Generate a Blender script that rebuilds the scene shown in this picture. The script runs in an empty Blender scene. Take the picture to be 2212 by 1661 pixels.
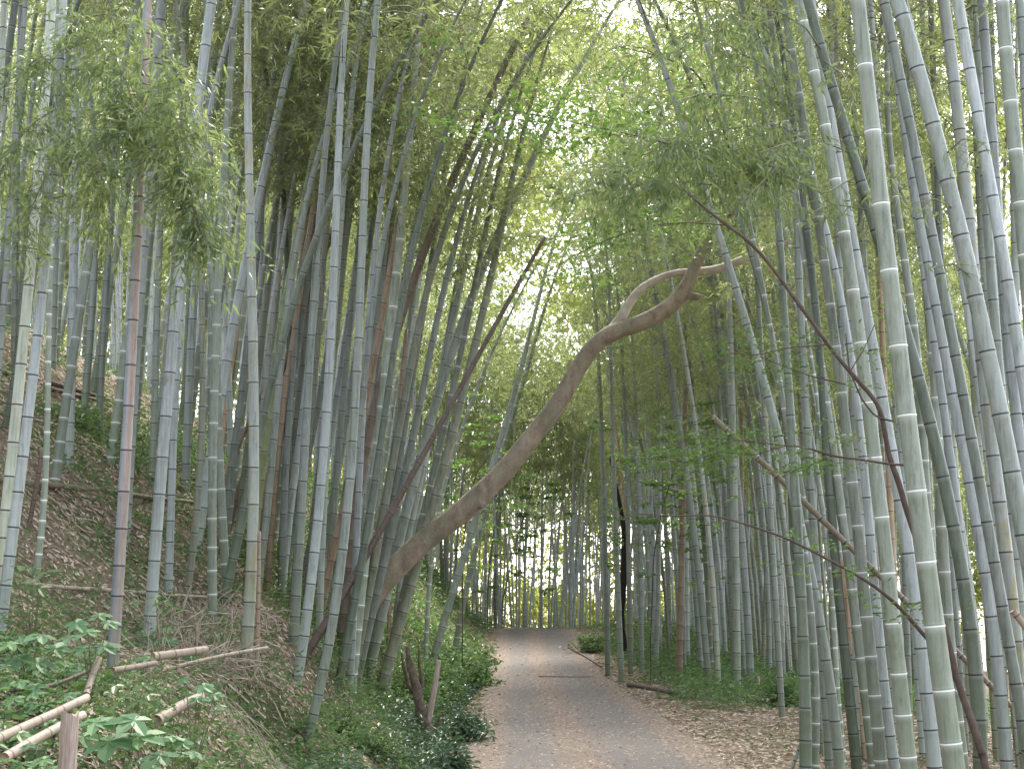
import bpy, math, random
import numpy as np

# ---------------------------------------------------------------- camera, world, sun
F = 3039.0; CX = 1106.0; CY = 830.5; EYE = 1.6
TH = math.atan((1300 - CY) / F)
sc = bpy.context.scene
col = sc.collection
cam = bpy.data.objects.new("camera", bpy.data.cameras.new("camera"))
col.objects.link(cam)
cam.location = (0, 0, EYE)
cam.rotation_euler = (math.radians(90) + TH, 0, 0)
cam.data.sensor_width = 36.0
cam.data.lens = 36.0 * F / 2212.0
cam.data.clip_end = 500
sc.camera = cam

SUN_EL = math.radians(50); SUN_AZ = math.radians(18)      # azimuth from +Y towards +X
w = bpy.data.worlds.new("World"); sc.world = w; w.use_nodes = True
nt = w.node_tree; nt.nodes.clear()
sky = nt.nodes.new("ShaderNodeTexSky"); sky.sky_type = 'NISHITA'; sky.sun_disc = False
sky.sun_elevation = SUN_EL; sky.sun_rotation = SUN_AZ
sky.air_density = 1.0; sky.dust_density = 2.5
bg = nt.nodes.new("ShaderNodeBackground"); bg.inputs[1].default_value = 0.15
wo = nt.nodes.new("ShaderNodeOutputWorld")
hsv = nt.nodes.new("ShaderNodeHueSaturation"); hsv.inputs['Saturation'].default_value = .42      # thin high cloud
nt.links.new(sky.outputs[0], hsv.inputs['Color']); nt.links.new(hsv.outputs[0], bg.inputs[0]); nt.links.new(bg.outputs[0], wo.inputs[0])
sun = bpy.data.objects.new("sun", bpy.data.lights.new("sun", 'SUN')); col.objects.link(sun)
sun.data.energy = 2.0; sun.data.angle = math.radians(14); sun.data.color = (1.0, 0.95, 0.84)
sd = np.array([math.sin(SUN_AZ) * math.cos(SUN_EL), math.cos(SUN_AZ) * math.cos(SUN_EL), math.sin(SUN_EL)])
from mathutils import Vector
sun.rotation_euler = Vector(sd).to_track_quat('Z', 'Y').to_euler()
sc.view_settings.view_transform = 'Standard'
sc.view_settings.look = 'None'
sc.view_settings.exposure = 2.45
sc.view_settings.gamma = 1.0
sc.cycles.max_bounces = 7
sc.cycles.diffuse_bounces = 4
sc.cycles.glossy_bounces = 2
sc.cycles.transmission_bounces = 4
sc.cycles.transparent_max_bounces = 4
sc.cycles.caustics_reflective = False
sc.cycles.caustics_refractive = False

RNG = np.random.default_rng(7)
random.seed(7)

# ---------------------------------------------------------------- pixel <-> world
ST, CT = math.sin(TH), math.cos(TH)
def at(px, py, Y):
    a, b = px - CX, CY - py
    dy = F * CT - b * ST; dz = F * ST + b * CT
    return np.array([a / dy * Y, Y, EYE + dz / dy * Y])
def proj(P):
    y = P[1]; z = P[2] - EYE
    d = y * CT + z * ST
    return CX + F * P[0] / d, CY - F * (-y * ST + z * CT) / d

# ---------------------------------------------------------------- terrain
RY = np.array([-20, 0, 10, 18, 27, 33, 38, 42, 45.5, 48.5, 51, 55, 62, 80, 140.])
RZ = np.array([0, 0, 0, -.02, -.10, -.13, -.08, .06, .29, .55, .66, .62, .35, -.5, -3.])
def smooth_interp(x, X, Z):
    x = np.asarray(x, float)
    return (np.interp(x - .9, X, Z) + np.interp(x, X, Z) * 2 + np.interp(x + .9, X, Z)) / 4
DH = np.array([-50, 0, .35, .8, 1.15, 1.5, 2.2, 4, 8, 14, 22, 60.])
ZH = np.array([0, 0, .08, .26, .75, 1.04, 1.25, 2.45, 5.3, 9.5, 13.5, 16.])
def vnoise(x, y, s):
    return (np.sin(x * 1.7 / s + 1.3 * np.sin(y * 1.1 / s + s * 5)) + np.sin(y * 1.9 / s + 1.7 * np.sin(x * .9 / s + s * 3))
            + np.sin((x + y) * 1.3 / s + 2.1)) / 3
def terrain(x, y, fine=True):
    x = np.asarray(x, float); y = np.asarray(y, float)
    z = smooth_interp(y, RY, RZ)
    d = -1.15 - x + .12 * np.sin(y * .9) + .1 * np.sin(y * 2.3 + 1)
    near = np.clip((33 - y) / 11, 0, 1)
    h = (np.interp(d - .12, DH, ZH) + np.interp(d + .12, DH, ZH)) / 2
    soft = .66 * np.clip(d - .45, 0, 60) * np.clip(1 - .012 * d, .3, 1)
    h = h * near + soft * (1 - near)
    h = h * np.clip(1.4 - y * .012, .25, 1.0)
    h = h + .11 * np.clip(d / 4, 0, 1) * np.clip(y - 12, -8, 22)
    z = z + h
    z = z - .28 * np.exp(-((x + .98) / .22) ** 2) * np.clip((44 - y) / 10, 0, 1)      # ditch beside the road
    z = z - .13 * np.clip(x - 5.2, 0, 60)                                            # falls away on the right
    z = z + .06 * np.exp(-((x - 3.1) / .5) ** 2) * np.clip((y - 20) / 8, 0, 1)
    off = np.clip(np.maximum(-.85 - x, x - 2.45) / .6, 0, 1)
    if fine:
        z = z + off * (.05 * vnoise(x, y, .5) + .03 * vnoise(x + 9, y, .17) + .10 * np.clip(d / 2, 0, 1) * vnoise(x, y + 4, 1.3))
    return z
def tz(x, y): return float(terrain(x, y))
def raycast(px, py, y0=5.0, y1=90.0):
    Ys = np.arange(y0, y1, .05)
    p0 = at(px, py, 1.0)
    zs = EYE + (p0[2] - EYE) * Ys
    g = terrain(p0[0] * Ys, Ys)
    k = np.nonzero(zs <= g)[0]
    return float(Ys[k[0]]) if len(k) else y1

# ---------------------------------------------------------------- mesh helpers
class MB:
    """collects quads"""
    def __init__(s): s.v = []; s.f = []; s.uv = []; s.rnd = []; s.n = 0
    def add(s, v, f, uv=None, rnd=None):
        v = np.asarray(v, np.float32); f = np.asarray(f, np.int32)
        s.v.append(v); s.f.append(f + s.n); s.n += len(v)
        s.uv.append(np.zeros((len(f) * 4, 2), np.float32) if uv is None else np.asarray(uv, np.float32).reshape(-1, 2))
        s.rnd.append(np.zeros(len(v), np.float32) if rnd is None else np.asarray(rnd, np.float32))
    def mesh(s, name, mats, off=(0, 0, 0), smooth=True):
        me = bpy.data.meshes.new(name)
        v = np.concatenate(s.v) - np.asarray(off, np.float32); f = np.concatenate(s.f)
        me.vertices.add(len(v)); me.vertices.foreach_set("co", v.ravel())
        me.loops.add(len(f) * 4); me.loops.foreach_set("vertex_index", f.ravel())
        me.polygons.add(len(f))
        me.polygons.foreach_set("loop_start", np.arange(0, len(f) * 4, 4, dtype=np.int32))
        me.polygons.foreach_set("use_smooth", np.full(len(f), smooth))
        me.update(calc_edges=True)
        uvl = me.uv_layers.new(name="UVMap"); uvl.data.foreach_set("uv", np.concatenate(s.uv).ravel())
        at_ = me.attributes.new("rnd", 'FLOAT', 'POINT'); at_.data.foreach_set("value", np.concatenate(s.rnd))
        for m in (mats if isinstance(mats, (list, tuple)) else [mats]): me.materials.append(m)
        return me
def link(name, data, parent=None):
    o = bpy.data.objects.new(name, data); col.objects.link(o)
    if parent is not None: o.parent = parent
    return o
def tag(o, label=None, cat=None, group=None, kind=None):
    if label: o['label'] = label
    if cat: o['category'] = cat
    if group: o['group'] = group
    if kind: o['kind'] = kind
    return o
def thing(name, loc, label, cat, group=None):
    o = link(name, None); o.location = [float(c) for c in loc]; o.empty_display_size = .2
    return tag(o, label, cat, group)
def nrm(v): return v / np.maximum(np.linalg.norm(v, axis=-1, keepdims=True), 1e-9)

def tube(mb, P, R, sides=8, V=None, rnd=0.0, wob=None, cap=True):
    P = np.asarray(P, float); n = len(P); R = np.broadcast_to(np.asarray(R, float), (n,))
    T = nrm(np.gradient(P, axis=0))
    ref = np.array([0, 1., 0]) if abs(T[0][1]) < .8 else np.array([1., 0, 0])
    a = nrm(np.cross(T, ref[None])); b = nrm(np.cross(T, a))
    ang = np.arange(sides) / sides * 2 * math.pi
    rr = R[:, None] * np.ones((n, sides))
    if wob is not None: rr = rr * (1 + wob)
    v = P[:, None] + rr[..., None] * (np.cos(ang)[None, :, None] * a[:, None] + np.sin(ang)[None, :, None] * b[:, None])
    v = v.reshape(-1, 3)
    i = np.arange(n - 1)[:, None] * sides; k = np.arange(sides)[None]; k2 = (k + 1) % sides
    f = np.stack([i + k, i + k2, i + sides + k2, i + sides + k], -1).reshape(-1, 4)
    if V is None: V = np.arange(n) * .5
    V = np.asarray(V, float)
    u0 = np.broadcast_to(k / sides, (n - 1, sides)); u1 = u0 + 1 / sides
    v0 = np.broadcast_to(V[:-1, None], (n - 1, sides)); v1 = np.broadcast_to(V[1:, None], (n - 1, sides))
    uv = np.stack([np.stack([u0, v0], -1), np.stack([u1, v0], -1), np.stack([u1, v1], -1), np.stack([u0, v1], -1)], -2).reshape(-1, 2)
    mb.add(v, f, uv, np.full(len(v), rnd))
    if cap and sides % 2 == 0:
        for e in (0, n - 1):
            ring = e * sides
            q = [[ring + j, ring + j + 1, ring + sides - 2 - j, ring + sides - 1 - j] for j in range(sides // 2 - 1)]
            mb.f.append(np.array(q, np.int32) + mb.n - len(v))
            mb.uv.append(np.full((len(q) * 4, 2), (.5, math.floor(V[e]) + .5), np.float32))

def leaves4(mb, P, D, L, W, rng, flat=0.0, rnd=None):
    """narrow rhombic leaves; P base, D unit direction, L length, W width"""
    n = len(P); L = np.broadcast_to(L, (n,))[:, None]; W = np.broadcast_to(W, (n,))[:, None]
    r = rng.normal(size=(n, 3)); r[:, 2] += flat * 3
    side = nrm(np.cross(D, nrm(r)))
    v = np.stack([P, P + D * .38 * L + side * W / 2, P + D * L + np.array([0, 0, -.12]) * L, P + D * .38 * L - side * W / 2], 1).reshape(-1, 3)
    f = np.arange(n * 4).reshape(-1, 4)
    if rnd is None: rnd = rng.random(n)
    mb.add(v, f, None, np.repeat(rnd, 4))
def leaves6(mb, P, D, N, L, W, rnd, fold=.18, wide=.42):
    """broad folded leaves with a midrib; N approximate normal"""
    n = len(P); L = np.broadcast_to(L, (n,))[:, None]; W = np.broadcast_to(W, (n,))[:, None]
    side = nrm(np.cross(D, N)); up = nrm(np.cross(side, D))
    a = wide * .62; b = wide * 1.55
    mk = lambda t, s, h: P + D * t * L + side * s * W / 2 + up * h * W - np.array([0, 0, 1.]) * (t * t * .22) * L
    v = np.stack([mk(0, 0, 0), mk(a, .92, fold), mk(b, .78, fold), mk(1, 0, 0), mk(b, -.78, fold), mk(a, -.92, fold)], 1).reshape(-1, 3)
    i = np.arange(n)[:, None] * 6
    f = np.concatenate([i + np.array([[0, 1, 2, 3]]), i + np.array([[0, 3, 4, 5]])], 0)
    mb.add(v, f, None, np.repeat(rnd, 6))

# ---------------------------------------------------------------- materials
def new_mat(name):
    m = bpy.data.materials.new(name); m.use_nodes = True
    n = m.node_tree.nodes; n.clear()
    return m, n, m.node_tree.links
def N(n, t, **kw):
    o = n.new(t)
    for k, v in kw.items():
        if k == 'i':
            for kk, vv in v.items(): o.inputs[kk].default_value = vv
        else: setattr(o, k, v)
    return o
def mth(n, l, op, a, b=None, c=None, clamp=False):
    o = n.new("ShaderNodeMath"); o.operation = op; o.use_clamp = clamp
    for i, x in enumerate((a, b, c)):
        if x is None: continue
        if isinstance(x, (int, float)): o.inputs[i].default_value = x
        else: l.new(x, o.inputs[i])
    return o.outputs[0]
def mixc(n, l, fac, a, b, blend='MIX'):
    o = n.new("ShaderNodeMix"); o.data_type = 'RGBA'; o.blend_type = blend; o.clamp_factor = True
    for s, x in ((0, fac), (6, a), (7, b)):
        if isinstance(x, (int, float)): o.inputs[s].default_value = x
        elif isinstance(x, tuple): o.inputs[s].default_value = x + (1,) if len(x) == 3 else x
        else: l.new(x, o.inputs[s])
    return o.outputs[2]
def noise(n, l, vec, scale, detail=3, rough=.55):
    o = n.new("ShaderNodeTexNoise"); o.inputs['Scale'].default_value = scale
    o.inputs['Detail'].default_value = detail; o.inputs['Roughness'].default_value = rough
    if vec is not None: l.new(vec, o.inputs['Vector'])
    return o.outputs[0]
def ramp(n, l, fac, stops):
    o = n.new("ShaderNodeValToRGB"); e = o.color_ramp.elements
    while len(e) < len(stops): e.new(.5)
    for el, (p, c) in zip(e, stops):
        el.position = p; el.color = tuple(c) + (1,) if len(c) == 3 else c
    l.new(fac, o.inputs[0]); return o.outputs[0]
def mapping(n, l, vec, scale):
    o = n.new("ShaderNodeMapping"); o.inputs['Scale'].default_value = scale; l.new(vec, o.inputs[0]); return o.outputs[0]

def culm_mat(name, c1, c2, low, ring, line=(.03, .02, .025), stain=None, amt=.5, rough=.42, bloom=.25, half=None):
    """bamboo culm: c1/c2 streaked colours, low = colour near the foot, ring 'dark' or 'white'"""
    m, n, l = new_mat(name)
    tc = N(n, "ShaderNodeTexCoord"); uv = N(n, "ShaderNodeSeparateXYZ"); l.new(tc.outputs['UV'], uv.inputs[0])
    oi = N(n, "ShaderNodeObjectInfo")
    off = N(n, "ShaderNodeVectorMath", operation='ADD'); l.new(tc.outputs['Object'], off.inputs[0])
    sc3 = N(n, "ShaderNodeVectorMath", operation='SCALE'); l.new(oi.outputs['Random'], sc3.inputs['Scale']); sc3.inputs[0].default_value = (37, 11, 53)
    l.new(sc3.outputs[0], off.inputs[1]); oc = off.outputs[0]
    streak = noise(n, l, mapping(n, l, oc, (38, 38, 1.6)), 1.0, 4, .6)
    blot = noise(n, l, mapping(n, l, oc, (7, 7, 1.3)), 1.0, 3, .5)
    fine = noise(n, l, mapping(n, l, oc, (120, 120, 26)), 1.0, 3, .7)
    grime = noise(n, l, mapping(n, l, oc, (22, 22, 5)), 1.0, 6, .75)
    c = mixc(n, l, ramp(n, l, blot, [(.3, (0, 0, 0)), (.7, (1, 1, 1))]), c1, c2)
    st = ramp(n, l, streak, [(.25, (.52, .52, .50)), (.48, (.92, .92, .92)), (.62, (1, 1, 1)), (.85, (1.14, 1.14, 1.12))])
    c = mixc(n, l, 1.0, c, st, 'MULTIPLY')
    if half is not None:
        hf = mth(n, l, 'SINE', mth(n, l, 'MULTIPLY', mth(n, l, 'ADD', uv.outputs[0], mth(n, l, 'MULTIPLY_ADD', blot, .08, -.27)), 2 * math.pi))
        hf = mth(n, l, 'MULTIPLY_ADD', hf, 9.0, .5, clamp=True)
        hc = mixc(n, l, ramp(n, l, streak, [(.35, (0, 0, 0)), (.6, (1, 1, 1))]), half[0], half[1])
        c = mixc(n, l, hf, c, hc)
    if stain is not None:
        sm = ramp(n, l, noise(n, l, mapping(n, l, oc, (11, 11, 2.4)), 1.0, 4, .65), [(.52, (0, 0, 0)), (.66, (1, 1, 1))])
        c = mixc(n, l, mth(n, l, 'MULTIPLY', sm, amt), c, stain)
    sp = ramp(n, l, fine, [(.62, (0, 0, 0)), (.74, (1, 1, 1))])
    c = mixc(n, l, mth(n, l, 'MULTIPLY', sp, .45), c, (.46, .47, .45))
    sp2 = ramp(n, l, fine, [(.26, (1, 1, 1)), (.36, (0, 0, 0))])
    c = mixc(n, l, mth(n, l, 'MULTIPLY', sp2, .5), c, (.05, .055, .04))
    c = mixc(n, l, 1.0, c, ramp(n, l, grime, [(.32, (.62, .63, .58)), (.47, (1, 1, 1)), (.58, (1, 1, 1)), (.70, (1.22, 1.22, 1.20))]), 'MULTIPLY')
    # foot of the culm: v counts internodes from the base
    lo = mth(n, l, 'MULTIPLY_ADD', uv.outputs[1], -.12, 1.0, clamp=True)
    lo = mth(n, l, 'MULTIPLY', lo, .75)
    c = mixc(n, l, lo, c, low)
    # nodes
    fr = mth(n, l, 'FRACT', uv.outputs[1])
    fr2 = mth(n, l, 'SUBTRACT', 1.0, fr)
    dmin = mth(n, l, 'MINIMUM', fr, fr2)
    if ring == 'white':
        below = mth(n, l, 'MULTIPLY_ADD', fr2, -5.5, 1.0, clamp=True)
        c = mixc(n, l, mth(n, l, 'MULTIPLY', mth(n, l, 'POWER', below, 2.0), .55), c, (.62, .66, .62))
        ab = mth(n, l, 'MULTIPLY_ADD', fr, -9, 1.0, clamp=True)
        c = mixc(n, l, mth(n, l, 'MULTIPLY', mth(n, l, 'POWER', ab, 2.0), .35), c, (.5, .54, .5))
        li = mth(n, l, 'MULTIPLY_ADD', dmin, -90, 1.6, clamp=True)
        c = mixc(n, l, li, c, (.82, .82, .78))
        dk = mth(n, l, 'LESS_THAN', mth(n, l, 'ABSOLUTE', mth(n, l, 'SUBTRACT', fr, .03)), .007)
        c = mixc(n, l, mth(n, l, 'MULTIPLY', dk, .7), c, (.13, .12, .10))
    else:
        below = mth(n, l, 'MULTIPLY_ADD', fr2, -9.0, 1.0, clamp=True)
        c = mixc(n, l, mth(n, l, 'MULTIPLY', below, bloom), c, (.58, .62, .62))
        li = mth(n, l, 'MULTIPLY_ADD', dmin, -80, 2.0, clamp=True)
        c = mixc(n, l, mth(n, l, 'MULTIPLY', li, .93), c, line)
    hs = N(n, "ShaderNodeHueSaturation")
    l.new(mth(n, l, 'MULTIPLY_ADD', oi.outputs['Random'], .50, .68), hs.inputs['Value'])
    l.new(c, hs.inputs['Color'])
    bs = N(n, "ShaderNodeBsdfPrincipled"); l.new(hs.outputs[0], bs.inputs['Base Color'])
    l.new(mth(n, l, 'MULTIPLY_ADD', blot, .3, rough - .12), bs.inputs['Roughness'])
    bs.inputs['Specular IOR Level'].default_value = .38
    bp = N(n, "ShaderNodeBump"); bp.inputs['Strength'].default_value = .25; bp.inputs['Distance'].default_value = .004
    l.new(streak, bp.inputs['Height']); l.new(bp.outputs[0], bs.inputs['Normal'])
    out = N(n, "ShaderNodeOutputMaterial"); l.new(bs.outputs[0], out.inputs[0])
    return m

M = {}
M['w'] = culm_mat("bamboo_green_white_ring", (.205, .24, .18), (.275, .305, .25), (.17, .195, .115), 'white', amt=.5, stain=(.34, .36, .34))
M['d'] = culm_mat("bamboo_grey_dark_ring", (.21, .245, .205), (.285, .31, .285), (.15, .175, .09), 'dark', stain=(.33, .36, .35), amt=.4)
M['b'] = culm_mat("bamboo_pale_blue", (.34, .375, .375), (.43, .46, .46), (.23, .27, .20), 'dark', stain=(.25, .30, .25), amt=.45, bloom=.3)
M['c'] = culm_mat("bamboo_cream", (.38, .42, .33), (.46, .48, .42), (.33, .34, .20), 'dark', stain=(.25, .24, .18), amt=.3)
M['y'] = culm_mat("bamboo_yellow_green", (.19, .23, .085), (.22, .26, .14), (.20, .21, .07), 'dark', line=(.07, .05, .03), stain=(.25, .29, .24), amt=.5)
M['k'] = culm_mat("bamboo_dark_green", (.11, .14, .10), (.16, .185, .145), (.10, .125, .06), 'dark', stain=(.19, .22, .18), amt=.35)
M['o'] = culm_mat("bamboo_olive", (.17, .19, .13), (.22, .235, .18), (.15, .16, .08), 'dark', stain=(.26, .24, .17), amt=.5)
M['s'] = culm_mat("bamboo_stained", (.34, .375, .34), (.40, .43, .41), (.27, .27, .15), 'dark', stain=(.36, .30, .12), amt=.75)
M['n'] = culm_mat("bamboo_dead_tan", (.32, .225, .15), (.40, .30, .21), (.28, .20, .12), 'dark', line=(.10, .06, .04), stain=(.20, .16, .12), amt=.4, bloom=.1)
M['r'] = culm_mat("bamboo_dead_red", (.12, .078, .058), (.17, .118, .088), (.10, .07, .05), 'dark', line=(.03, .02, .015), stain=(.06, .04, .03), amt=.5, bloom=.1)
M['m'] = culm_mat("bamboo_dead_olive_brown", (.19, .135, .095), (.24, .19, .14), (.16, .15, .09), 'dark', line=(.05, .035, .03), stain=(.24, .20, .16), amt=.4, bloom=.2)
M['p'] = culm_mat("bamboo_half_dead", (.33, .37, .41), (.40, .44, .48), (.15, .18, .14), 'dark', half=((.34, .25, .21), (.46, .37, .33)), bloom=.15)
M['log'] = culm_mat("bamboo_fallen", (.30, .24, .185), (.42, .35, .29), (.30, .23, .17), 'dark', line=(.13, .09, .06), stain=(.16, .12, .09), amt=.75, bloom=.05, rough=.6)
M['logd'] = culm_mat("bamboo_fallen_dark", (.13, .09, .07), (.20, .145, .115), (.14, .1, .07), 'dark', line=(.04, .03, .02), stain=(.10, .10, .06), amt=.6, bloom=.05, rough=.7)

def leaf_mat(name, stops, trans=.5, rough=.42, spec=.4, tcol=1.4, clump=1.0):
    m, n, l = new_mat(name)
    a = N(n, "ShaderNodeAttribute", attribute_name="rnd")
    tc = N(n, "ShaderNodeTexCoord")
    geo = N(n, "ShaderNodeNewGeometry")
    cl = noise(n, l, geo.outputs['Position'], 1.3, 2, .5)
    f = mth(n, l, 'ADD', mth(n, l, 'MULTIPLY', a.outputs['Fac'], .65), mth(n, l, 'MULTIPLY_ADD', cl, clump * .9, -.1 - .28 * (clump - .5)), clamp=True)
    c = ramp(n, l, f, stops)
    bs = N(n, "ShaderNodeBsdfPrincipled"); l.new(c, bs.inputs['Base Color'])
    bs.inputs['Roughness'].default_value = rough; bs.inputs['Specular IOR Level'].default_value = spec
    tr = N(n, "ShaderNodeBsdfTranslucent")
    l.new(mixc(n, l, 1.0, c, (tcol, tcol * 1.06, tcol * .72), 'MULTIPLY'), tr.inputs[0])
    mx = N(n, "ShaderNodeMixShader", i={0: trans}); l.new(bs.outputs[0], mx.inputs[1]); l.new(tr.outputs[0], mx.inputs[2])
    out = N(n, "ShaderNodeOutputMaterial"); l.new(mx.outputs[0], out.inputs[0])
    return m
ML = {}
ML['bamboo'] = leaf_mat("bamboo_leaf", [(0, (.11, .13, .065)), (.4, (.175, .205, .10)), (.75, (.23, .26, .13)), (.97, (.34, .35, .19))], trans=.52, rough=.36, spec=.6, tcol=1.3)
ML['near'] = leaf_mat("bamboo_leaf_near", [(0, (.085, .12, .06)), (.5, (.15, .195, .09)), (.85, (.22, .265, .11)), (1, (.32, .33, .14))], trans=.5, rough=.32, spec=.6)
ML['farwood'] = leaf_mat("far_leaf", [(0, (.15, .17, .05)), (.5, (.25, .27, .08)), (1, (.37, .36, .13))], trans=.6, rough=.6)
ML['broad'] = leaf_mat("broad_leaf", [(0, (.055, .10, .03)), (.5, (.09, .155, .045)), (1, (.135, .21, .06))], trans=.45, rough=.4)
ML['weed'] = leaf_mat("weed_leaf", [(0, (.05, .085, .03)), (.5, (.085, .145, .05)), (1, (.14, .22, .08))], trans=.35, rough=.5, clump=1.2)
ML['palm'] = leaf_mat("palmate_leaf", [(0, (.075, .15, .065)), (.5, (.11, .21, .09)), (1, (.15, .27, .10))], trans=.35, rough=.5)
ML['shrub'] = leaf_mat("shrub_leaf", [(0, (.025, .05, .025)), (.5, (.045, .09, .04)), (1, (.08, .14, .06))], trans=.25, rough=.33, spec=.6)
ML['litter'] = leaf_mat("dry_leaf", [(0, (.11, .08, .06)), (.4, (.31, .24, .175)), (.75, (.48, .395, .31)), (1, (.62, .56, .48))], trans=.1, rough=.7, spec=.2, clump=.5)

def plain_mat(name, a, b, scale=8, rough=.8, bump=.4, sc3=(1, 1, 1), spots=None):
    m, n, l = new_mat(name)
    tc = N(n, "ShaderNodeTexCoord"); v = mapping(n, l, tc.outputs['Object'], sc3)
    f = noise(n, l, v, scale, 5, .6)
    c = ramp(n, l, f, [(.3, a), (.7, b)])
    if spots:
        s = ramp(n, l, noise(n, l, v, scale * 7, 3, .6), [(.6, (0, 0, 0)), (.7, (1, 1, 1))])
        c = mixc(n, l, mth(n, l, 'MULTIPLY', s, .6), c, spots)
        s = ramp(n, l, noise(n, l, v, scale * .5, 2, .5), [(.45, (0, 0, 0)), (.65, (1, 1, 1))])
        c = mixc(n, l, mth(n, l, 'MULTIPLY', s, .45), c, (.14, .15, .10))
    bs = N(n, "ShaderNodeBsdfPrincipled", i={'Roughness': rough}); l.new(c, bs.inputs['Base Color'])
    bs.inputs['Specular IOR Level'].default_value = .25
    bp = N(n, "ShaderNodeBump", i={'Strength': bump, 'Distance': .01}); l.new(noise(n, l, v, scale * 5, 5, .65), bp.inputs['Height'])
    l.new(bp.outputs[0], bs.inputs['Normal'])
    out = N(n, "ShaderNodeOutputMaterial"); l.new(bs.outputs[0], out.inputs[0])
    return m
MB_bark = plain_mat("smooth_bark", (.17, .13, .09), (.38, .31, .235), 9, .8, 1.6, sc3=(1, 1, .55), spots=(.50, .46, .40))
MB_pale = plain_mat("pale_bark", (.32, .27, .22), (.52, .46, .40), 6, .75, .4)
MB_dark = plain_mat("dark_bark", (.06, .042, .034), (.12, .085, .068), 12, .8, .5)
MB_black = plain_mat("rotten_black_wood", (.012, .010, .009), (.035, .028, .024), 10, .9, .8)
MB_twig = plain_mat("dry_twig", (.22, .165, .125), (.50, .41, .32), 6, .7, .2)
MB_gtwig = plain_mat("bamboo_twig", (.10, .095, .06), (.19, .19, .11), 6, .6, .2)
MB_root = plain_mat("rotten_root", (.07, .052, .038), (.20, .15, .11), 18, .9, 1.6)
MB_cut = plain_mat("split_cane", (.42, .31, .21), (.60, .48, .36), 9, .7, .5, (6, 6, 1))
MB_stump = plain_mat("weathered_cane", (.24, .175, .14), (.50, .41, .34), 9, .75, .8, (9, 9, .8))

def ground_mat():
    m, n, l = new_mat("forest_floor")
    tc = N(n, "ShaderNodeTexCoord"); v = tc.outputs['Object']
    f1 = noise(n, l, v, 26, 5, .7); f2 = noise(n, l, v, 1.1, 4, .6); f3 = noise(n, l, v, 90, 3, .6)
    c = ramp(n, l, f1, [(.32, (.065, .047, .034)), (.5, (.18, .135, .095)), (.64, (.31, .24, .175)), (.76, (.46, .38, .30))])
    c = mixc(n, l, mth(n, l, 'MULTIPLY', ramp(n, l, f3, [(.45, (0, 0, 0)), (.6, (1, 1, 1))]), .35), c, (.06, .042, .03))
    c = mixc(n, l, mth(n, l, 'MULTIPLY', ramp(n, l, f2, [(.48, (0, 0, 0)), (.62, (1, 1, 1))]), .65), c, (.065, .075, .030))
    bs = N(n, "ShaderNodeBsdfPrincipled", i={'Roughness': .9}); l.new(c, bs.inputs['Base Color']); bs.inputs['Specular IOR Level'].default_value = .15
    bp = N(n, "ShaderNodeBump", i={'Strength': 1.0, 'Distance': .03}); l.new(f1, bp.inputs['Height']); l.new(bp.outputs[0], bs.inputs['Normal'])
    out = N(n, "ShaderNodeOutputMaterial"); l.new(bs.outputs[0], out.inputs[0]); return m
def road_mat():
    m, n, l = new_mat("worn_asphalt")
    tc = N(n, "ShaderNodeTexCoord"); v = tc.outputs['Object']
    sx = N(n, "ShaderNodeSeparateXYZ"); l.new(v, sx.inputs[0])
    agg = noise(n, l, v, 120, 3, .7); big = noise(n, l, v, 1.6, 4, .6)
    med = noise(n, l, mapping(n, l, v, (9, 5, 9)), 1.6, 5, .7)
    c = ramp(n, l, agg, [(.3, (.06, .056, .055)), (.6, (.125, .117, .113)), (.78, (.29, .27, .25))])
    c = mixc(n, l, mth(n, l, 'MULTIPLY', big, .5), c, (.09, .078, .07))
    # leaf litter drifts between the wheel tracks and along both edges
    d1 = mth(n, l, 'ABSOLUTE', mth(n, l, 'SUBTRACT', sx.outputs[0], .72))
    mid = mth(n, l, 'MULTIPLY_ADD', d1, -2.6, 1.0, clamp=True)
    e = mth(n, l, 'ABSOLUTE', mth(n, l, 'SUBTRACT', sx.outputs[0], .85))
    edge = mth(n, l, 'MULTIPLY_ADD', e, 1.7, -1.45, clamp=True)
    mk = mth(n, l, 'ADD', mth(n, l, 'MULTIPLY', mid, .20), mth(n, l, 'MULTIPLY', edge, .60))
    mk = mth(n, l, 'ADD', mk, med)
    mk = ramp(n, l, mk, [(.50, (0, 0, 0)), (.62, (1, 1, 1))])
    lit = ramp(n, l, noise(n, l, v, 40, 4, .7), [(.35, (.08, .052, .040)), (.55, (.18, .13, .10)), (.72, (.40, .33, .27))])
    c = mixc(n, l, mth(n, l, 'MULTIPLY', mk, .8), c, lit)
    bs = N(n, "ShaderNodeBsdfPrincipled", i={'Roughness': .85}); l.new(c, bs.inputs['Base Color']); bs.inputs['Specular IOR Level'].default_value = .25
    bp = N(n, "ShaderNodeBump", i={'Strength': .6, 'Distance': .008}); l.new(agg, bp.inputs['Height']); l.new(bp.outputs[0], bs.inputs['Normal'])
    out = N(n, "ShaderNodeOutputMaterial"); l.new(bs.outputs[0], out.inputs[0]); return m

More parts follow.
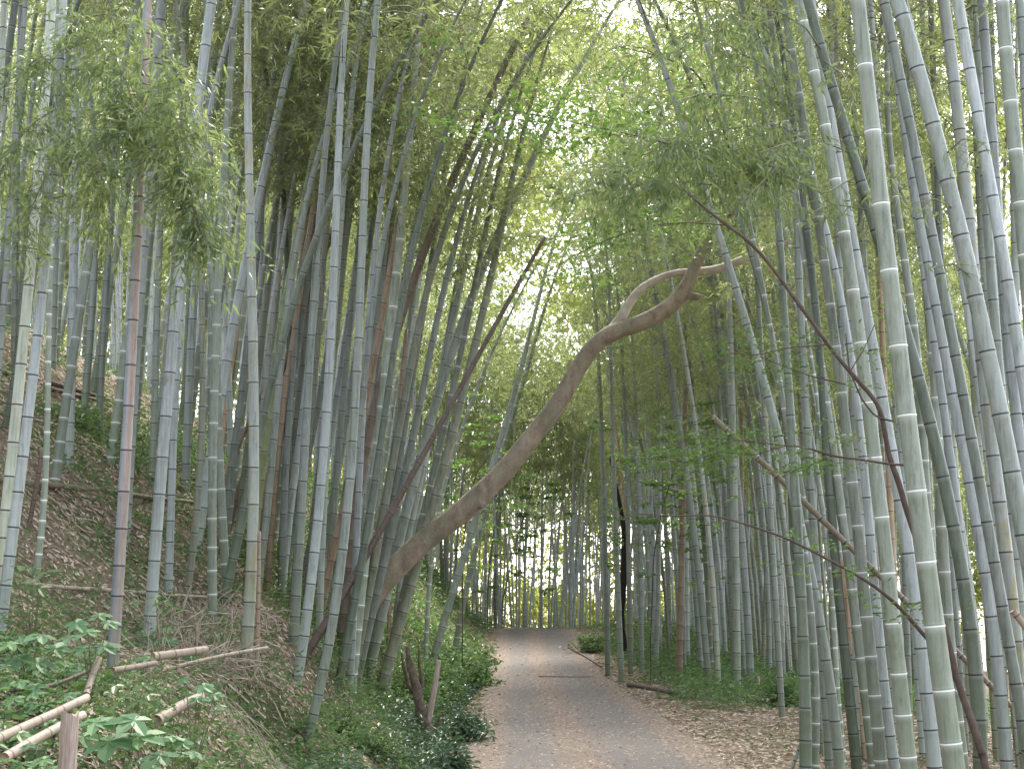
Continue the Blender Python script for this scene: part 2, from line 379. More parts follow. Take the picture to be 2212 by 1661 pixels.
# ---------------------------------------------------------------- ground and road
def grid(xs, ys, fn, name, mat, kind):
    X, Y = np.meshgrid(xs, ys); Z = fn(X, Y)
    v = np.stack([X, Y, Z], -1).reshape(-1, 3); nx = len(xs)
    i = (np.arange(len(ys) - 1)[:, None] * nx + np.arange(nx - 1)[None]).ravel()
    mb = MB(); mb.add(v, np.stack([i, i + 1, i + nx + 1, i + nx], -1))
    return tag(link(name, mb.mesh(name, mat)), kind=kind)
xs = np.concatenate([np.arange(-58, -12, 1.0), np.arange(-12, -4, .25), np.arange(-4, 6, .09), np.arange(6, 14, .3), np.arange(14, 58, 1.5)])
ys = np.concatenate([np.arange(-7, 4, 1.0), np.arange(4, 24, .11), np.arange(24, 55, .22), np.arange(55, 127, 1.5)])
grid(xs, ys, terrain, "ground", ground_mat(), "structure")
def road_edge(y, s): return .05 * np.sin(y * 1.9 + s * 2) + .035 * np.sin(y * 5.1 + s) + .02 * np.sin(y * 11.3 + s * 3)
def road():
    ys = np.arange(-6.5, 62, .18); t = np.linspace(0, 1, 26)
    Y, T = np.meshgrid(ys, t, indexing='ij')
    wid = np.clip((Y - 8) * 0 + 1, 0, 1)
    x0 = -.62 + road_edge(Y, 0); x1 = 2.28 + road_edge(Y, 5)
    X = x0 + (x1 - x0) * T
    Z = terrain(X, Y) + .012
    edge = (T < .001) | (T > .999); Z = np.where(edge, Z - .03, Z)
    v = np.stack([X, Y, Z], -1).reshape(-1, 3); nx = 26
    i = (np.arange(len(ys) - 1)[:, None] * nx + np.arange(nx - 1)[None]).ravel()
    mb = MB(); mb.add(v, np.stack([i, i + 1, i + nx + 1, i + nx], -1))
    tag(link("road", mb.mesh("road", road_mat())), kind="structure")
road()

# ---------------------------------------------------------------- bamboo
def culm_mesh_geo(mb, A, R, sides=12, spacing=None):
    """A: Nx3 axis, R: N radii (base first)"""
    seg = np.linalg.norm(np.diff(A, axis=0), axis=1); S = np.concatenate([[0], np.cumsum(seg)]); tot = S[-1]
    if spacing is None: spacing = 3.5 * 2 * float(np.max(R))
    spacing = max(.16, min(.46, spacing))
    s = .04; nodes = []; i = 0
    while s < tot - .1:
        nodes.append(s); s += spacing * min(1.0, .42 + .075 * i) * (1 + .06 * math.sin(i * 2.7)); i += 1
    nodes.append(tot + .02)
    ss = [0.0]; vv = [-.2]; ff = [1.0]
    e = .013
    for k, q in enumerate(nodes[:-1]):
        nx = nodes[k + 1]; L = nx - q
        ss += [q - e, q, q + e, q + L * .33, q + L * .66]
        vv += [k - .04, k, k + .04, k + .33, k + .66]
        ff += [.975, 1.05, .985, .975, .97]
    ss = np.array(ss); vv = np.array(vv); ff = np.array(ff)
    ok = (ss >= 0) & (ss <= tot); ss, vv, ff = ss[ok], vv[ok], ff[ok]
    o = np.argsort(ss); ss, vv, ff = ss[o], vv[o], ff[o]
    P = np.stack([np.interp(ss, S, A[:, k]) for k in range(3)], -1)
    tube(mb, P, np.interp(ss, S, R) * ff, sides, vv)
    return nodes, S

def crown(A, R, s0, nleaf, rng, leafL=.11, blen=1.5, dens=1.0, stems=True):
    """branches and leaves along the axis A from length s0 up. returns (branch MB, leaf MB)"""
    seg = np.linalg.norm(np.diff(A, axis=0), axis=1); S = np.concatenate([[0], np.cumsum(seg)]); tot = S[-1]
    bm, lm = MB(), MB()
    s = s0; starts = []; az = rng.random() * 6.28
    while s < tot - .05:
        az += 2.4 + rng.normal() * .4
        starts.append((s, az)); starts.append((s + .01, az + .9 + rng.normal() * .3))
        s += .30
    nb = len(starts); per = max(4, int(nleaf / nb / 6))
    for s, az in starts:
        t = (s - s0) / max(tot - s0, .1)
        Lb = blen * (.45 + 1.0 * math.sin(math.pi * min(1, t * .8 + .12))) * (.7 + .6 * rng.random()) * (1 - .35 * t)
        p0 = np.array([np.interp(s, S, A[:, k]) for k in range(3)])
        el = math.radians(rng.uniform(20, 55))
        d = np.array([math.cos(az) * math.cos(el), math.sin(az) * math.cos(el), math.sin(el)])
        u = np.linspace(0, 1, 6)[:, None]
        pts = p0 + d * Lb * u + np.array([0, 0, -1.0]) * (Lb * .75) * u ** 2.2
        if stems: tube(bm, pts, np.linspace(.006, .0018, 6), 3, cap=False)
        # twigs along the branch, each with a fan of leaves
        k = per
        tt = rng.uniform(.22, 1.0, k) ** .8
        base = np.stack([np.interp(tt, u[:, 0], pts[:, j]) for j in range(3)], -1)
        td = nrm(rng.normal(size=(k, 3)) * np.array([1, 1, .6]) + d * .6)
        tl = rng.uniform(.12, .42, k)[:, None] * (.5 + .5 * Lb / max(blen, .1))
        tips = base + td * tl + np.array([0, 0, -.35]) * tl
        nl = 6
        P = np.repeat(tips, nl, 0) - np.repeat(td * tl, nl, 0) * rng.uniform(0, .55, (k * nl, 1))
        D = nrm(np.repeat(td, nl, 0) * .7 + rng.normal(size=(k * nl, 3)) * .55 + np.array([0, 0, -.35]))
        LL = leafL * rng.uniform(.65, 1.25, k * nl)
        leaves4(lm, P, D, LL, LL * .17, rng)
    return bm, lm

def hero(typ, Y, ws, label, pts, group=None, end=False, H=None, crown0=None, lean=0.0, name="bamboo", cat="bamboo", sides=12):
    pts = np.array(pts, float)
    if pts[0][1] > pts[-1][1]: pts = pts[::-1]
    if Y == 'g': Y = raycast(pts[-1][0], pts[-1][1])
    seed = int(abs(pts[0][0] * 13 + pts[-1][1] * 7)) % 99991
    rng = np.random.default_rng(seed)
    t = np.concatenate([[0], np.cumsum(np.linalg.norm(np.diff(pts, axis=0), axis=1))]); t /= t[-1]
    deg = min(3, len(pts) - 1)
    if len(pts) >= 4:
        cx = np.polyfit(t, pts[:, 0], deg); cy = np.polyfit(t, pts[:, 1], deg)
    else:
        cx = np.polyfit(t, pts[:, 0], len(pts) - 1); cy = np.polyfit(t, pts[:, 1], len(pts) - 1)
    T = np.linspace(0, 1, 24)
    px, py = np.polyval(cx, T), np.polyval(cy, T)
    A = np.array([at(a, b, Y + lean * (1 - u)) for a, b, u in zip(px, py, T)])[::-1]           # base first
    R = (np.linspace(ws[-1], ws[0], 24) / 2 * Y / F)
    # down into the ground
    tan = nrm(A[0] - A[3]); tan[1] *= .3
    base = []; p = A[0].copy(); k = 0
    while p[2] > tz(p[0], p[1]) - .12 and k < 200:
        p = p + tan * .12; k += 1
        tan = nrm(tan + np.array([0, 0, -.06])); base.append(p.copy())
    if base:
        base = np.array(base)[::-1][::3] if len(base) > 3 else np.array(base)[::-1]
        R = np.concatenate([np.full(len(base), R[0] * 1.0), R]); A = np.concatenate([base, A])
    if not end:
        seg = np.linalg.norm(np.diff(A, axis=0), axis=1).sum()
        Ht = H or rng.uniform(11.0, 13.5)
        rem = max(Ht - seg, 2.5)
        d = nrm(A[-1] - A[-4]); hd = d * np.array([1, 1, 0]); hl = np.linalg.norm(hd) + 1e-6
        bend = hd / hl * .5 + np.array([rng.normal() * .25, rng.normal() * .35 - .1, 0])
        n = int(rem / .4); q = A[-1].copy(); ext = []
        for i in range(n):
            d = nrm(d + bend * .035 * (1 + i / n) + np.array([0, 0, -.012 * i / n]))
            q = q + d * .4; ext.append(q.copy())
        r0 = R[-1]
        R = np.concatenate([R, np.maximum(.004, r0 * (1 - (np.arange(1, n + 1) / n) ** 1.15))])
        A = np.concatenate([A, np.array(ext)])
    root = thing(name, A[0], label, cat, group)
    mb = MB(); culm_mesh_geo(mb, A, R, sides)
    link("culm", mb.mesh("culm", M[typ], A[0]), root)
    if not end:
        seg = np.linalg.norm(np.diff(A, axis=0), axis=1).sum()
        c0 = crown0 if crown0 is not None else (7.0 if Y < 17 else 6.3)
        near = Y < 17
        bm, lm = crown(A, R, min(c0, seg - 2.5), 1000 if near else 3600, rng, .14 if near else .11, 1.4 if near else 1.4)
        link("branches", bm.mesh("branches", MB_gtwig, A[0]), root)
        link("foliage", lm.mesh("foliage", ML['bamboo'], A[0], False), root)
    return root, A, R

GL = "bamboos packed on the left bank"
GR = "bamboos packed on the right of the road"
gl_label = "grey-green bamboo culm with dark node rings in the packed stand on the left bank"
H_ = []   # (type, Y, widths(top,bottom), label, pts, opts)
def h(*a, **k): H_.append((a, k))
# --- left side
h('c', 10.8, (15, 16), "pale greenish bamboo cut off by the top left corner of the photo", [(10, -20), (6, 90), (0, 185), (-10, 330), (-30, 600)])
h('d', 12.5, (14, 14), "thin grey bamboo nearest the left edge at middle height", [(24, 420), (15, 553), (6, 690), (-4, 800), (-20, 960)])
h('k', 13.5, (17, 17), "dark grey bamboo leaning behind the top left corner", [(34, -10), (26, 60), (14, 130), (2, 210), (-14, 300)])
h('c', 10.6, (21, 25), "cream white bamboo, left one of the pair crossing at the left edge", [(113, 0), (104, 100), (91, 270), (77, 437), (67, 553), (59, 687), (44, 822), (30, 930), (17, 1040), (8, 1150), (-2, 1260)])
h('b', 10.2, (17, 26), "blotchy blue-white bamboo, right one of the pair at the left edge", [(140, -5), (131, 100), (124, 235), (116, 336), (111, 437), (101, 553), (91, 670), (77, 788), (64, 872), (47, 973), (33, 1106), (17, 1220), (5, 1340)])
h('w', 'g', (11, 15), "thin pale green bamboo just right of the crossing pair", [(112, 520), (108, 620), (105, 720), (103, 855), (101, 973), (95, 1090), (86, 1173), (77, 1255)])
h('k', 'g', (14, 14), "dark green bamboo behind the crossing pair on the left slope", [(62, 480), (50, 600), (35, 790), (16, 890), (8, 930)])
h('w', 'g', (14, 15), "white-ringed bamboo high on the leaf-covered slope at far left", [(142, 480), (135, 560), (128, 650), (121, 788)])
h('k', 'g', (12, 13), "dark bamboo beside the white-ringed one high on the left slope", [(126, 500), (121, 600), (115, 765)])
h('d', 'g', (15, 18), "grey bamboo with foot on bare slope, left of a close pair", [(208, 380), (204, 553), (200, 690), (188, 790), (181, 900), (180, 930)])
h('d', 'g', (15, 17), "grey bamboo with foot on bare slope, right of a close pair", [(250, 250), (245, 336), (236, 551), (225, 690), (218, 790), (216, 890), (216, 955)])
h('k', 'g', (11, 13), "short-looking dark bamboo on the upper left slope", [(272, 480), (265, 553), (253, 655), (245, 762)])
h('p', 'g', (21, 27), "bamboo split lengthwise into pinkish brown and blue-grey halves", [(321, -5), (314, 100), (307, 200), (303, 336), (300, 437), (297, 551), (290, 654), (284, 755), (278, 855), (271, 973), (264, 1106), (258, 1207), (252, 1324), (246, 1408), (240, 1472)])
h('w', 'g', (13, 15), "white-ringed grey bamboo right behind the pink-brown split one", [(330, 480), (323, 553), (316, 640), (308, 720), (301, 830), (293, 925)])
h('d', 'g', (14, 16), "straight grey bamboo standing between the pink-brown one and the stout blue-topped one", [(366, 150), (356, 300), (347, 460), (341, 600), (338, 755), (334, 890), (329, 1010), (327, 1060)])
h('b', 'g', (23, 27), "stout bamboo, bright blue-white with yellow flecks near its top", [(456, -5), (447, 84), (437, 168), (423, 269), (411, 370), (399, 480), (390, 570), (380, 655), (366, 790), (356, 905), (346, 1057), (340, 1160), (331, 1270), (318, 1400)])
h('b', 'g', (14, 19), "pale bluish bamboo tucked right behind the stout blue-topped one", [(392, 640), (386, 740), (378, 870), (373, 990), (370, 1106), (366, 1200), (363, 1300)])
h('k', 'g', (12, 14), "dark bamboo with foot high on the slope behind the blue-topped one", [(414, 440), (410, 553), (407, 690), (402, 790), (396, 855), (391, 935)])
h('o', 'g', (12, 17), "olive green bamboo left of the white-ringed pair", [(428, 450), (433, 600), (437, 720), (438, 855), (436, 955), (428, 1080), (415, 1173), (401, 1306)])
h('w', 17.5, (14, 17), "dark green-grey bamboo with white rings, half hidden behind its brighter neighbour", [(450, 185), (452, 302), (454, 430), (455, 553), (457, 690), (457, 820), (458, 950)])
h('w', 'g', (15, 21), "green-grey bamboo with bright white rings, most visible at left centre", [(510, 0), (501, 118), (493, 235), (484, 370), (475, 530), (469, 690), (464, 805), (460, 922), (459, 1106), (459, 1240), (459, 1352)])
h('w', 'g', (14, 21), "short white-ringed bamboo leaning against its bright-ringed neighbour's foot", [(469, 780), (472, 872), (475, 990), (480, 1106), (486, 1207), (492, 1290)])
h('w', 'g', (14, 15), "slanting white-ringed bamboo right of the brightest ringed one", [(552, 480), (535, 600), (522, 720), (504, 822), (489, 922), (478, 1000)])
h('w', 'g', (13, 15), "grey white-ringed bamboo close left of the lichen-stained pale one", [(545, 600), (534, 755), (526, 855), (518, 956), (512, 1075)])
h('k', 'g', (18, 23), "dark green leaning bamboo crossing behind the lichen-stained one", [(560, 940), (546, 1010), (526, 1106), (508, 1190), (494, 1250), (480, 1310)])
h('s', 'g', (16, 27), "straight pale bamboo stained with yellow lichen, left of centre", [(536, -5), (534, 134), (536, 270), (539, 403), (542, 551), (546, 690), (548, 855), (548, 990), (546, 1106), (543, 1240), (538, 1341), (530, 1425)])
h('y', 19, (17, 22), "yellow-green bamboo slanting up to the right past the orange-brown one", [(750, 0), (736, 67), (709, 185), (685, 302), (662, 420), (636, 545), (620, 640), (603, 750), (588, 838), (571, 940), (558, 1057), (550, 1160)])
h('n', 20, (12, 15), "orange-brown dead bamboo rising beside the yellow-green one", [(700, 270), (682, 420), (664, 530), (648, 640), (635, 720), (622, 822), (608, 922), (598, 1010), (590, 1110)])
h('d', 18, (14, 17), "grey-green bamboo between the orange-brown one and the blue-grey pair", [(648, 500), (632, 600), (612, 720), (601, 855), (589, 990), (576, 1106), (566, 1200)])
h('b', 'g', (15, 23), "tall pale blue bamboo with thin dark rings, foot on the bank", [(737, 200), (730, 330), (727, 450), (722, 560), (716, 690), (709, 822), (702, 950), (692, 1080), (679, 1200), (664, 1300), (652, 1400), (642, 1478)])
h('d', 'g', (15, 23), "grey bamboo just left of the tall pale blue one", [(692, 450), (683, 570), (675, 690), (668, 790), (661, 922), (652, 1106), (642, 1240), (637, 1310), (634, 1393)])
h('d', 'g', (15, 22), "bamboo rising from a yellowish foot low on the bank face", [(815, -5), (808, 100), (798, 235), (789, 400), (781, 551), (773, 700), (766, 855), (758, 1023), (748, 1150), (734, 1260), (715, 1341), (699, 1459), (680, 1526), (664, 1596)])
h('w', 18.5, (15, 25), "stout grey bamboo with white rings left of the leaning trunk's foot", [(897, 134), (886, 302), (872, 440), (859, 553), (845, 687), (832, 822), (817, 973), (799, 1106), (786, 1200), (774, 1330)])
h('d', 18, (13, 16), gl_label, [(775, 84), (765, 168), (755, 269), (741, 400), (733, 520), (722, 680), (712, 850), (704, 1000)], group=GL)
h('d', 21, (15, 20), gl_label, [(880, 130), (858, 235), (845, 370), (836, 520), (820, 700), (800, 880), (780, 1020), (762, 1180), (745, 1330)], group=GL)
h('b', 17, (13, 17), "blue-grey bamboo beside the yellow-footed one on the bank", [(802, 620), (790, 800), (780, 950), (774, 1060), (769, 1220), (763, 1350), (755, 1478)])
h('d', 'g', (16, 25), "grey bamboo leaning in front of the big trunk's foot, second from its right", [(1131, 386), (1098, 455), (1060, 540), (1025, 625), (1002, 690), (979, 760), (949, 845), (920, 940), (893, 1050), (868, 1150), (843, 1250), (819, 1341), (792, 1478)])
h('o', 'g', (15, 25), "olive-grey bamboo crossing right over the big leaning trunk", [(1085, 480), (1060, 600), (1030, 740), (1003, 838), (978, 940), (950, 1040), (926, 1106), (897, 1240), (866, 1341), (839, 1442), (812, 1508)])
h('d', 'g', (9, 18), "slanting bamboo right of the trunk's foot with its foot above the ditch", [(1158, 664), (1136, 771), (1094, 889), (1068, 990), (1044, 1080), (1018, 1160), (990, 1240), (966, 1308), (945, 1391), (930, 1448)])
h('w', 'g', (8, 14), "slim white-ringed bamboo beside the road's left edge", [(1165, 700), (1140, 800), (1110, 890), (1078, 1000), (1045, 1106), (1025, 1200), (1003, 1300), (979, 1428)])
h('w', 'g', (8, 11), "thin white-ringed upright bamboo on the bank under the trunk", [(990, 950), (950, 1106), (932, 1190), (926, 1308), (918, 1468)])
h('w', 20, (12, 19), "white-ringed bamboo crossing just under the big trunk", [(1035, 560), (1015, 680), (990, 790), (970, 880), (944, 970), (919, 1106), (897, 1190), (870, 1290)])
h('d', 22, (12, 17), gl_label, [(1084, 279), (1060, 353), (1020, 504), (1000, 600), (975, 720), (945, 850), (915, 990), (893, 1106)], group=GL)
h('d', 22, (12, 17), gl_label, [(960, 380), (940, 520), (912, 680), (890, 820), (865, 980), (842, 1120)], group=GL)
h('d', 23, (12, 15), gl_label, [(985, 620), (963, 740), (945, 860), (918, 1000), (900, 1106), (880, 1230)], group=GL)
h('d', 22, (11, 14), gl_label, [(640, 330), (628, 480), (615, 620), (600, 760), (590, 900), (585, 1060)], group=GL)
h('d', 24, (11, 14), gl_label, [(602, 60), (606, 240), (600, 420), (590, 600), (575, 760), (560, 930)], group=GL)
h('b', 23, (10, 13), gl_label, [(570, 170), (568, 330), (566, 480), (564, 640), (560, 800)], group=GL)
h('k', 21, (12, 13), "dark kinked-looking bamboo slanting against the others at upper left centre", [(556, 0), (568, 120), (585, 230), (600, 330), (612, 420), (618, 520)])
h('d', 20, (13, 17), gl_label, [(640, 700), (632, 800), (622, 930), (615, 1060), (610, 1190)], group=GL)
h('d', 21, (12, 16), gl_label, [(770, 560), (757, 700), (745, 820), (733, 960), (722, 1100), (712, 1230)], group=GL)
h('d', 22, (12, 16), gl_label, [(845, 560), (828, 700), (812, 830), (798, 960)], group=GL)
h('d', 23, (13, 16), gl_label, [(905, 560), (885, 700), (868, 820), (852, 960), (838, 1080)], group=GL)
h('d', 20, (14, 18), gl_label, [(402, 60), (398, 200), (392, 350), (384, 480)], group=GL)
h('b', 26, (11, 14), gl_label, [(496, 330), (490, 480), (487, 620), (492, 780)], group=GL)
h('m', 19.5, (14, 25), "brown leaning dead bamboo reaching the top right of centre, foot behind the trunk", [(1148, 27), (1114, 94), (1071, 178), (1030, 269), (997, 336), (963, 420), (936, 500), (909, 570), (878, 665), (845, 755), (818, 838), (787, 956), (769, 1106), (752, 1250)], end=True, name="dead_bamboo")
h('r', 'g', (9, 19), "dark red dead bamboo leaning across in front of the live culms", [(1182, 500), (1148, 565), (1114, 628), (1077, 695), (1030, 770), (987, 849), (945, 925), (905, 1000), (866, 1065), (826, 1135), (780, 1222), (740, 1288), (706, 1343), (662, 1408)], end=True, name="dead_bamboo", lean=1.2)
h('r', 21, (11, 14), "nearly black dead bamboo leaning high behind the left stand", [(904, 108), (869, 175), (838, 235), (810, 290), (775, 365), (735, 447), (700, 545), (670, 640), (625, 760), (580, 880), (540, 990)], end=True, name="dead_bamboo")
h('n', 22, (8, 9), "thin tan dead bamboo standing straight behind the dark red one", [(880, 700), (870, 778), (864, 880), (859, 980), (854, 1075), (848, 1200)], end=True, name="dead_bamboo")
h('m', 20, (9, 10), "short brown dead cane leaning on the slope at left centre", [(580, 815), (556, 870), (530, 930), (506, 985), (482, 1045)], end=True, name="dead_bamboo")
h('n', 13.6, (8, 9), "pinkish dry cane stub touching the lichen-stained bamboo", [(560, 1140), (559, 1220), (558, 1300), (556, 1380)], end=True, name="dead_bamboo")
h('r', 'g', (10, 11), "dark broken cane stub on the far left slope", [(92, 965), (84, 1020), (75, 1070), (62, 1145)], end=True, name="dead_bamboo")
# --- right side
h('w', 8.4, (34, 46), "thickest bamboo, pale green with white rings, foremost on the right", [(1853, -5), (1862, 100), (1879, 235), (1896, 370), (1912, 504), (1923, 610), (1934, 700), (1949, 822), (1966, 956), (1982, 1090), (2006, 1257), (2027, 1408), (2047, 1543), (2061, 1665)], sides=20)
h('d', 9.2, (33, 38), "stout blue-grey bamboo with heavy dark rings leaning to the right edge", [(1938, -5), (1966, 100), (1996, 202), (2033, 336), (2064, 454), (2090, 560), (2114, 671), (2144, 822), (2174, 956), (2203, 1106), (2232, 1260)], sides=16)
h('s', 11, (27, 30), "pale mottled bamboo just right of the heavy dark-ringed one at the top", [(2036, -5), (2056, 124), (2067, 225), (2077, 326), (2087, 427), (2097, 524), (2108, 640), (2122, 780), (2140, 930), (2158, 1080)])
h('b', 10.2, (26, 28), "mauve-grey bamboo leaning out across the upper right corner", [(2067, -5), (2084, 84), (2100, 178), (2121, 302), (2144, 423), (2164, 551), (2186, 660), (2205, 771), (2222, 900)])
h('b', 12, (22, 25), "light blue bamboo left of the white-ringed one in the upper right corner", [(2121, -5), (2127, 100), (2137, 215), (2147, 319), (2155, 430), (2161, 551), (2168, 660), (2180, 760), (2194, 862), (2205, 966), (2214, 1060)])
h('w', 8.8, (31, 34), "white-ringed green-grey bamboo at the right edge of the photo", [(2164, -5), (2178, 178), (2195, 329), (2208, 480), (2222, 640)])
h('d', 9.5, (20, 24), "dark-ringed bamboo cut by the top right corner", [(2202, -5), (2210, 100), (2216, 200)])
h('d', 10.4, (22, 26), "mauve-grey bamboo with dark rings right behind the thickest one", [(1909, 0), (1922, 67), (1946, 168), (1973, 292), (1996, 417), (2020, 545), (2042, 660), (2067, 783), (2089, 904), (2112, 1025), (2134, 1140), (2157, 1257), (2178, 1368), (2196, 1472), (2210, 1580)])
h('b', 11, (19, 28), "blue bamboo with dark rings, second behind the thickest one", [(1960, 300), (1985, 450), (2003, 570), (2018, 660), (2042, 760), (2062, 870), (2084, 985), (2104, 1100), (2125, 1230), (2143, 1345), (2157, 1450), (2165, 1540), (2176, 1665)])
h('k', 9.8, (22, 32), "dark green bamboo crossing behind the thickest one", [(1748, 0), (1761, 50), (1780, 134), (1807, 225), (1838, 336), (1870, 440), (1897, 530), (1932, 612), (1962, 700), (1990, 820), (2010, 920), (2032, 1020), (2053, 1106), (2074, 1224), (2094, 1358), (2107, 1475), (2122, 1665)], sides=14)
h('b', 12, (19, 23), "slim blue-white bamboo between the dark green one and the right edge", [(2075, 560), (2085, 640), (2098, 725), (2114, 812), (2126, 906), (2137, 1000), (2148, 1090), (2160, 1200), (2176, 1320)])
h('b', 11.5, (17, 20), "thin blue-grey bamboo close to the right of the thickest one", [(1990, 540), (2005, 650), (2020, 748), (2033, 845), (2047, 943), (2060, 1040), (2075, 1160), (2088, 1280)])
h('w', 11, (18, 28), "green bamboo with white rings crossing in front of the dead branch", [(1685, -5), (1704, 50), (1711, 118), (1728, 202), (1741, 302), (1758, 420), (1773, 520), (1788, 625), (1807, 765), (1826, 906), (1841, 1040), (1857, 1173), (1869, 1294), (1879, 1402), (1888, 1509), (1898, 1603), (1906, 1665)])
h('w', 10.6, (23, 36), "olive bamboo with white rings and a bluish top, left of the thickest one", [(1729, -5), (1738, 84), (1761, 202), (1786, 302), (1808, 403), (1826, 504), (1842, 600), (1855, 711), (1869, 815), (1882, 919), (1894, 1030), (1903, 1123), (1914, 1220), (1926, 1314), (1936, 1405), (1946, 1496), (1956, 1576), (1965, 1660)], sides=14)
h('b', 10.9, (16, 32), "mottled sky-blue bamboo between the olive one and the thickest one", [(1760, -5), (1766, 100), (1782, 220), (1802, 320), (1826, 420), (1845, 500), (1862, 597), (1874, 687), (1889, 775), (1909, 865), (1927, 960), (1945, 1090), (1959, 1190), (1973, 1291), (1983, 1368), (1996, 1445), (2006, 1520), (2014, 1595), (2021, 1665)], sides=14)
h('w', 13, (14, 23), "pale green white-ringed bamboo left of the dead-branch crossing", [(1658, 0), (1676, 110), (1690, 220), (1702, 320), (1722, 430), (1738, 545), (1751, 617), (1760, 711), (1773, 802), (1786, 889), (1800, 976), (1813, 1070), (1824, 1150), (1835, 1225), (1845, 1304), (1853, 1376), (1861, 1447), (1870, 1512), (1878, 1580), (1886, 1650)])
h('d', 14, (15, 19), "straight grey-blue dark-ringed bamboo behind the pale green one", [(1718, 400), (1726, 553), (1731, 700), (1738, 855), (1747, 990), (1755, 1106), (1764, 1230), (1772, 1360)])
h('k', 13, (19, 24), "dark green bamboo standing in the ground at the bottom right group", [(1780, 900), (1788, 1000), (1796, 1106), (1802, 1190), (1810, 1270), (1819, 1350), (1829, 1442), (1839, 1543), (1851, 1665)])
h('k', 12, (15, 28), "dark olive bamboo, first at the left of the right-hand group", [(1690, 560), (1693, 700), (1703, 830), (1712, 956), (1719, 1050), (1723, 1130), (1727, 1240), (1732, 1341), (1737, 1475), (1741, 1665)])
h('w', 14.5, (12, 15), "slim white-ringed bamboo above the dark olive one", [(1668, 260), (1680, 420), (1688, 600), (1694, 700), (1702, 800), (1712, 910), (1728, 1030), (1742, 1130)])
h('d', 12.5, (14, 24), "grey bamboo leaning left over the road, leftmost top of the right group", [(1440, 170), (1474, 270), (1513, 370), (1545, 474), (1572, 570), (1603, 670), (1627, 755), (1650, 830), (1675, 925), (1697, 1007), (1718, 1090), (1740, 1170), (1756, 1245), (1769, 1330), (1782, 1415), (1796, 1512), (1809, 1615), (1816, 1665)])
h('k', 15.5, (10, 14), "thin dark green bamboo leaning left, behind the grey leaning one", [(1540, 300), (1570, 386), (1597, 470), (1622, 551), (1644, 620), (1661, 700), (1678, 775), (1694, 850), (1708, 930), (1718, 1010)])
h('k', 15, (8, 12), "thin nearly black bamboo leaning left in the upper right", [(1620, 20), (1645, 95), (1670, 168), (1696, 240), (1718, 302), (1738, 375), (1760, 460)])
h('w', 12.2, (13, 18), "short-jointed green bamboo with white rings at the bottom, near the road", [(1712, 1000), (1728, 1106), (1738, 1190), (1748, 1290), (1756, 1361), (1760, 1440), (1762, 1530), (1759, 1665)])
h('w', 14, (9, 12), "thinnest white-ringed bamboo near the road's right corner", [(1778, 980), (1787, 1090), (1792, 1173), (1797, 1280), (1801, 1360), (1806, 1440), (1812, 1520), (1819, 1610)])
h('w', 12, (18, 27), "white-ringed grey-green bamboo right of the thickest one's lower half", [(1990, 480), (2005, 640), (2016, 790), (2025, 916), (2030, 1040), (2033, 1120), (2038, 1200), (2043, 1280), (2050, 1370), (2060, 1470), (2072, 1590)])
h('w', 14, (12, 21), "dark green white-ringed bamboo behind the thickest one's upper half", [(1915, 150), (1922, 265), (1928, 370), (1936, 470), (1955, 560), (1968, 637), (1975, 730), (1985, 840)])
h('n', 15, (13, 19), "orange-brown dead bamboo low behind the right-hand group", [(1820, 1200), (1832, 1308), (1842, 1408), (1855, 1509), (1867, 1600)], end=True, name="dead_bamboo")
h('b', 13, (17, 24), "blue-grey bamboo with dark rings behind the olive and green ones", [(1835, 760), (1850, 860), (1866, 973), (1872, 1080), (1880, 1203), (1889, 1275), (1897, 1350), (1905, 1425), (1914, 1499), (1920, 1560), (1928, 1640)])
h('d', 12.6, (24, 27), "blue-green bamboo at the lower right edge", [(2170, 940), (2180, 1060), (2188, 1150), (2194, 1240), (2201, 1320), (2212, 1420)])
h('d', 31, (8, 13), "grey-green culm standing right in front of the black rotten trunk", [(1318, 700), (1322, 900), (1328, 1100), (1335, 1250), (1338, 1380), (1342, 1445)])
h('o', 'g', (16, 23), gl_label.replace("grey-green", "olive-grey"), [(905, 700), (880, 830), (852, 980), (825, 1120), (803, 1230), (785, 1340), (768, 1430), (752, 1490)], group=GL)
h('d', 'g', (15, 21), gl_label, [(930, 760), (905, 880), (880, 1000), (850, 1130), (826, 1230), (802, 1330), (780, 1420), (768, 1482)], group=GL)
h('k', 'g', (15, 20), gl_label.replace("grey-green", "dark green"), [(850, 760), (835, 880), (815, 1000), (795, 1130), (777, 1240), (758, 1340), (741, 1430), (730, 1480)], group=GL)
h('d', 'g', (13, 19), gl_label, [(800, 700), (785, 850), (764, 1000), (745, 1130), (728, 1250), (712, 1370), (700, 1450)], group=GL)
h('o', 19, (12, 16), gl_label.replace("grey-green", "olive-grey"), [(700, 560), (690, 700), (676, 850), (662, 1000), (648, 1130), (636, 1250)], group=GL)
for k in range(15):
    bx = 500 + k * 19 + 5 * math.sin(k * 3.1); lean_ = 95 + 35 * math.sin(k * 1.7) + k * 3; yb = 1010 + 75 * math.sin(k * 2.3) + k * 9
    kind = 'dbodnkdb'[k % 8]; word = {'d': "grey-green", 'b': "pale blue-grey", 'o': "olive-grey", 'n': "tan", 'k': "dark green"}[kind]
    h(kind, 19.5 + 2.5 * abs(math.sin(k * 1.3)), (12, 17), gl_label.replace("grey-green", word), [(bx + lean_, yb - 900), (bx + lean_ * .72, yb - 600), (bx + lean_ * .4, yb - 300), (bx, yb)], group=GL)
wl = "grey-green culm at the road side edge of the dense wall before the crest"
GW = "culms at the edge of the wall before the crest"
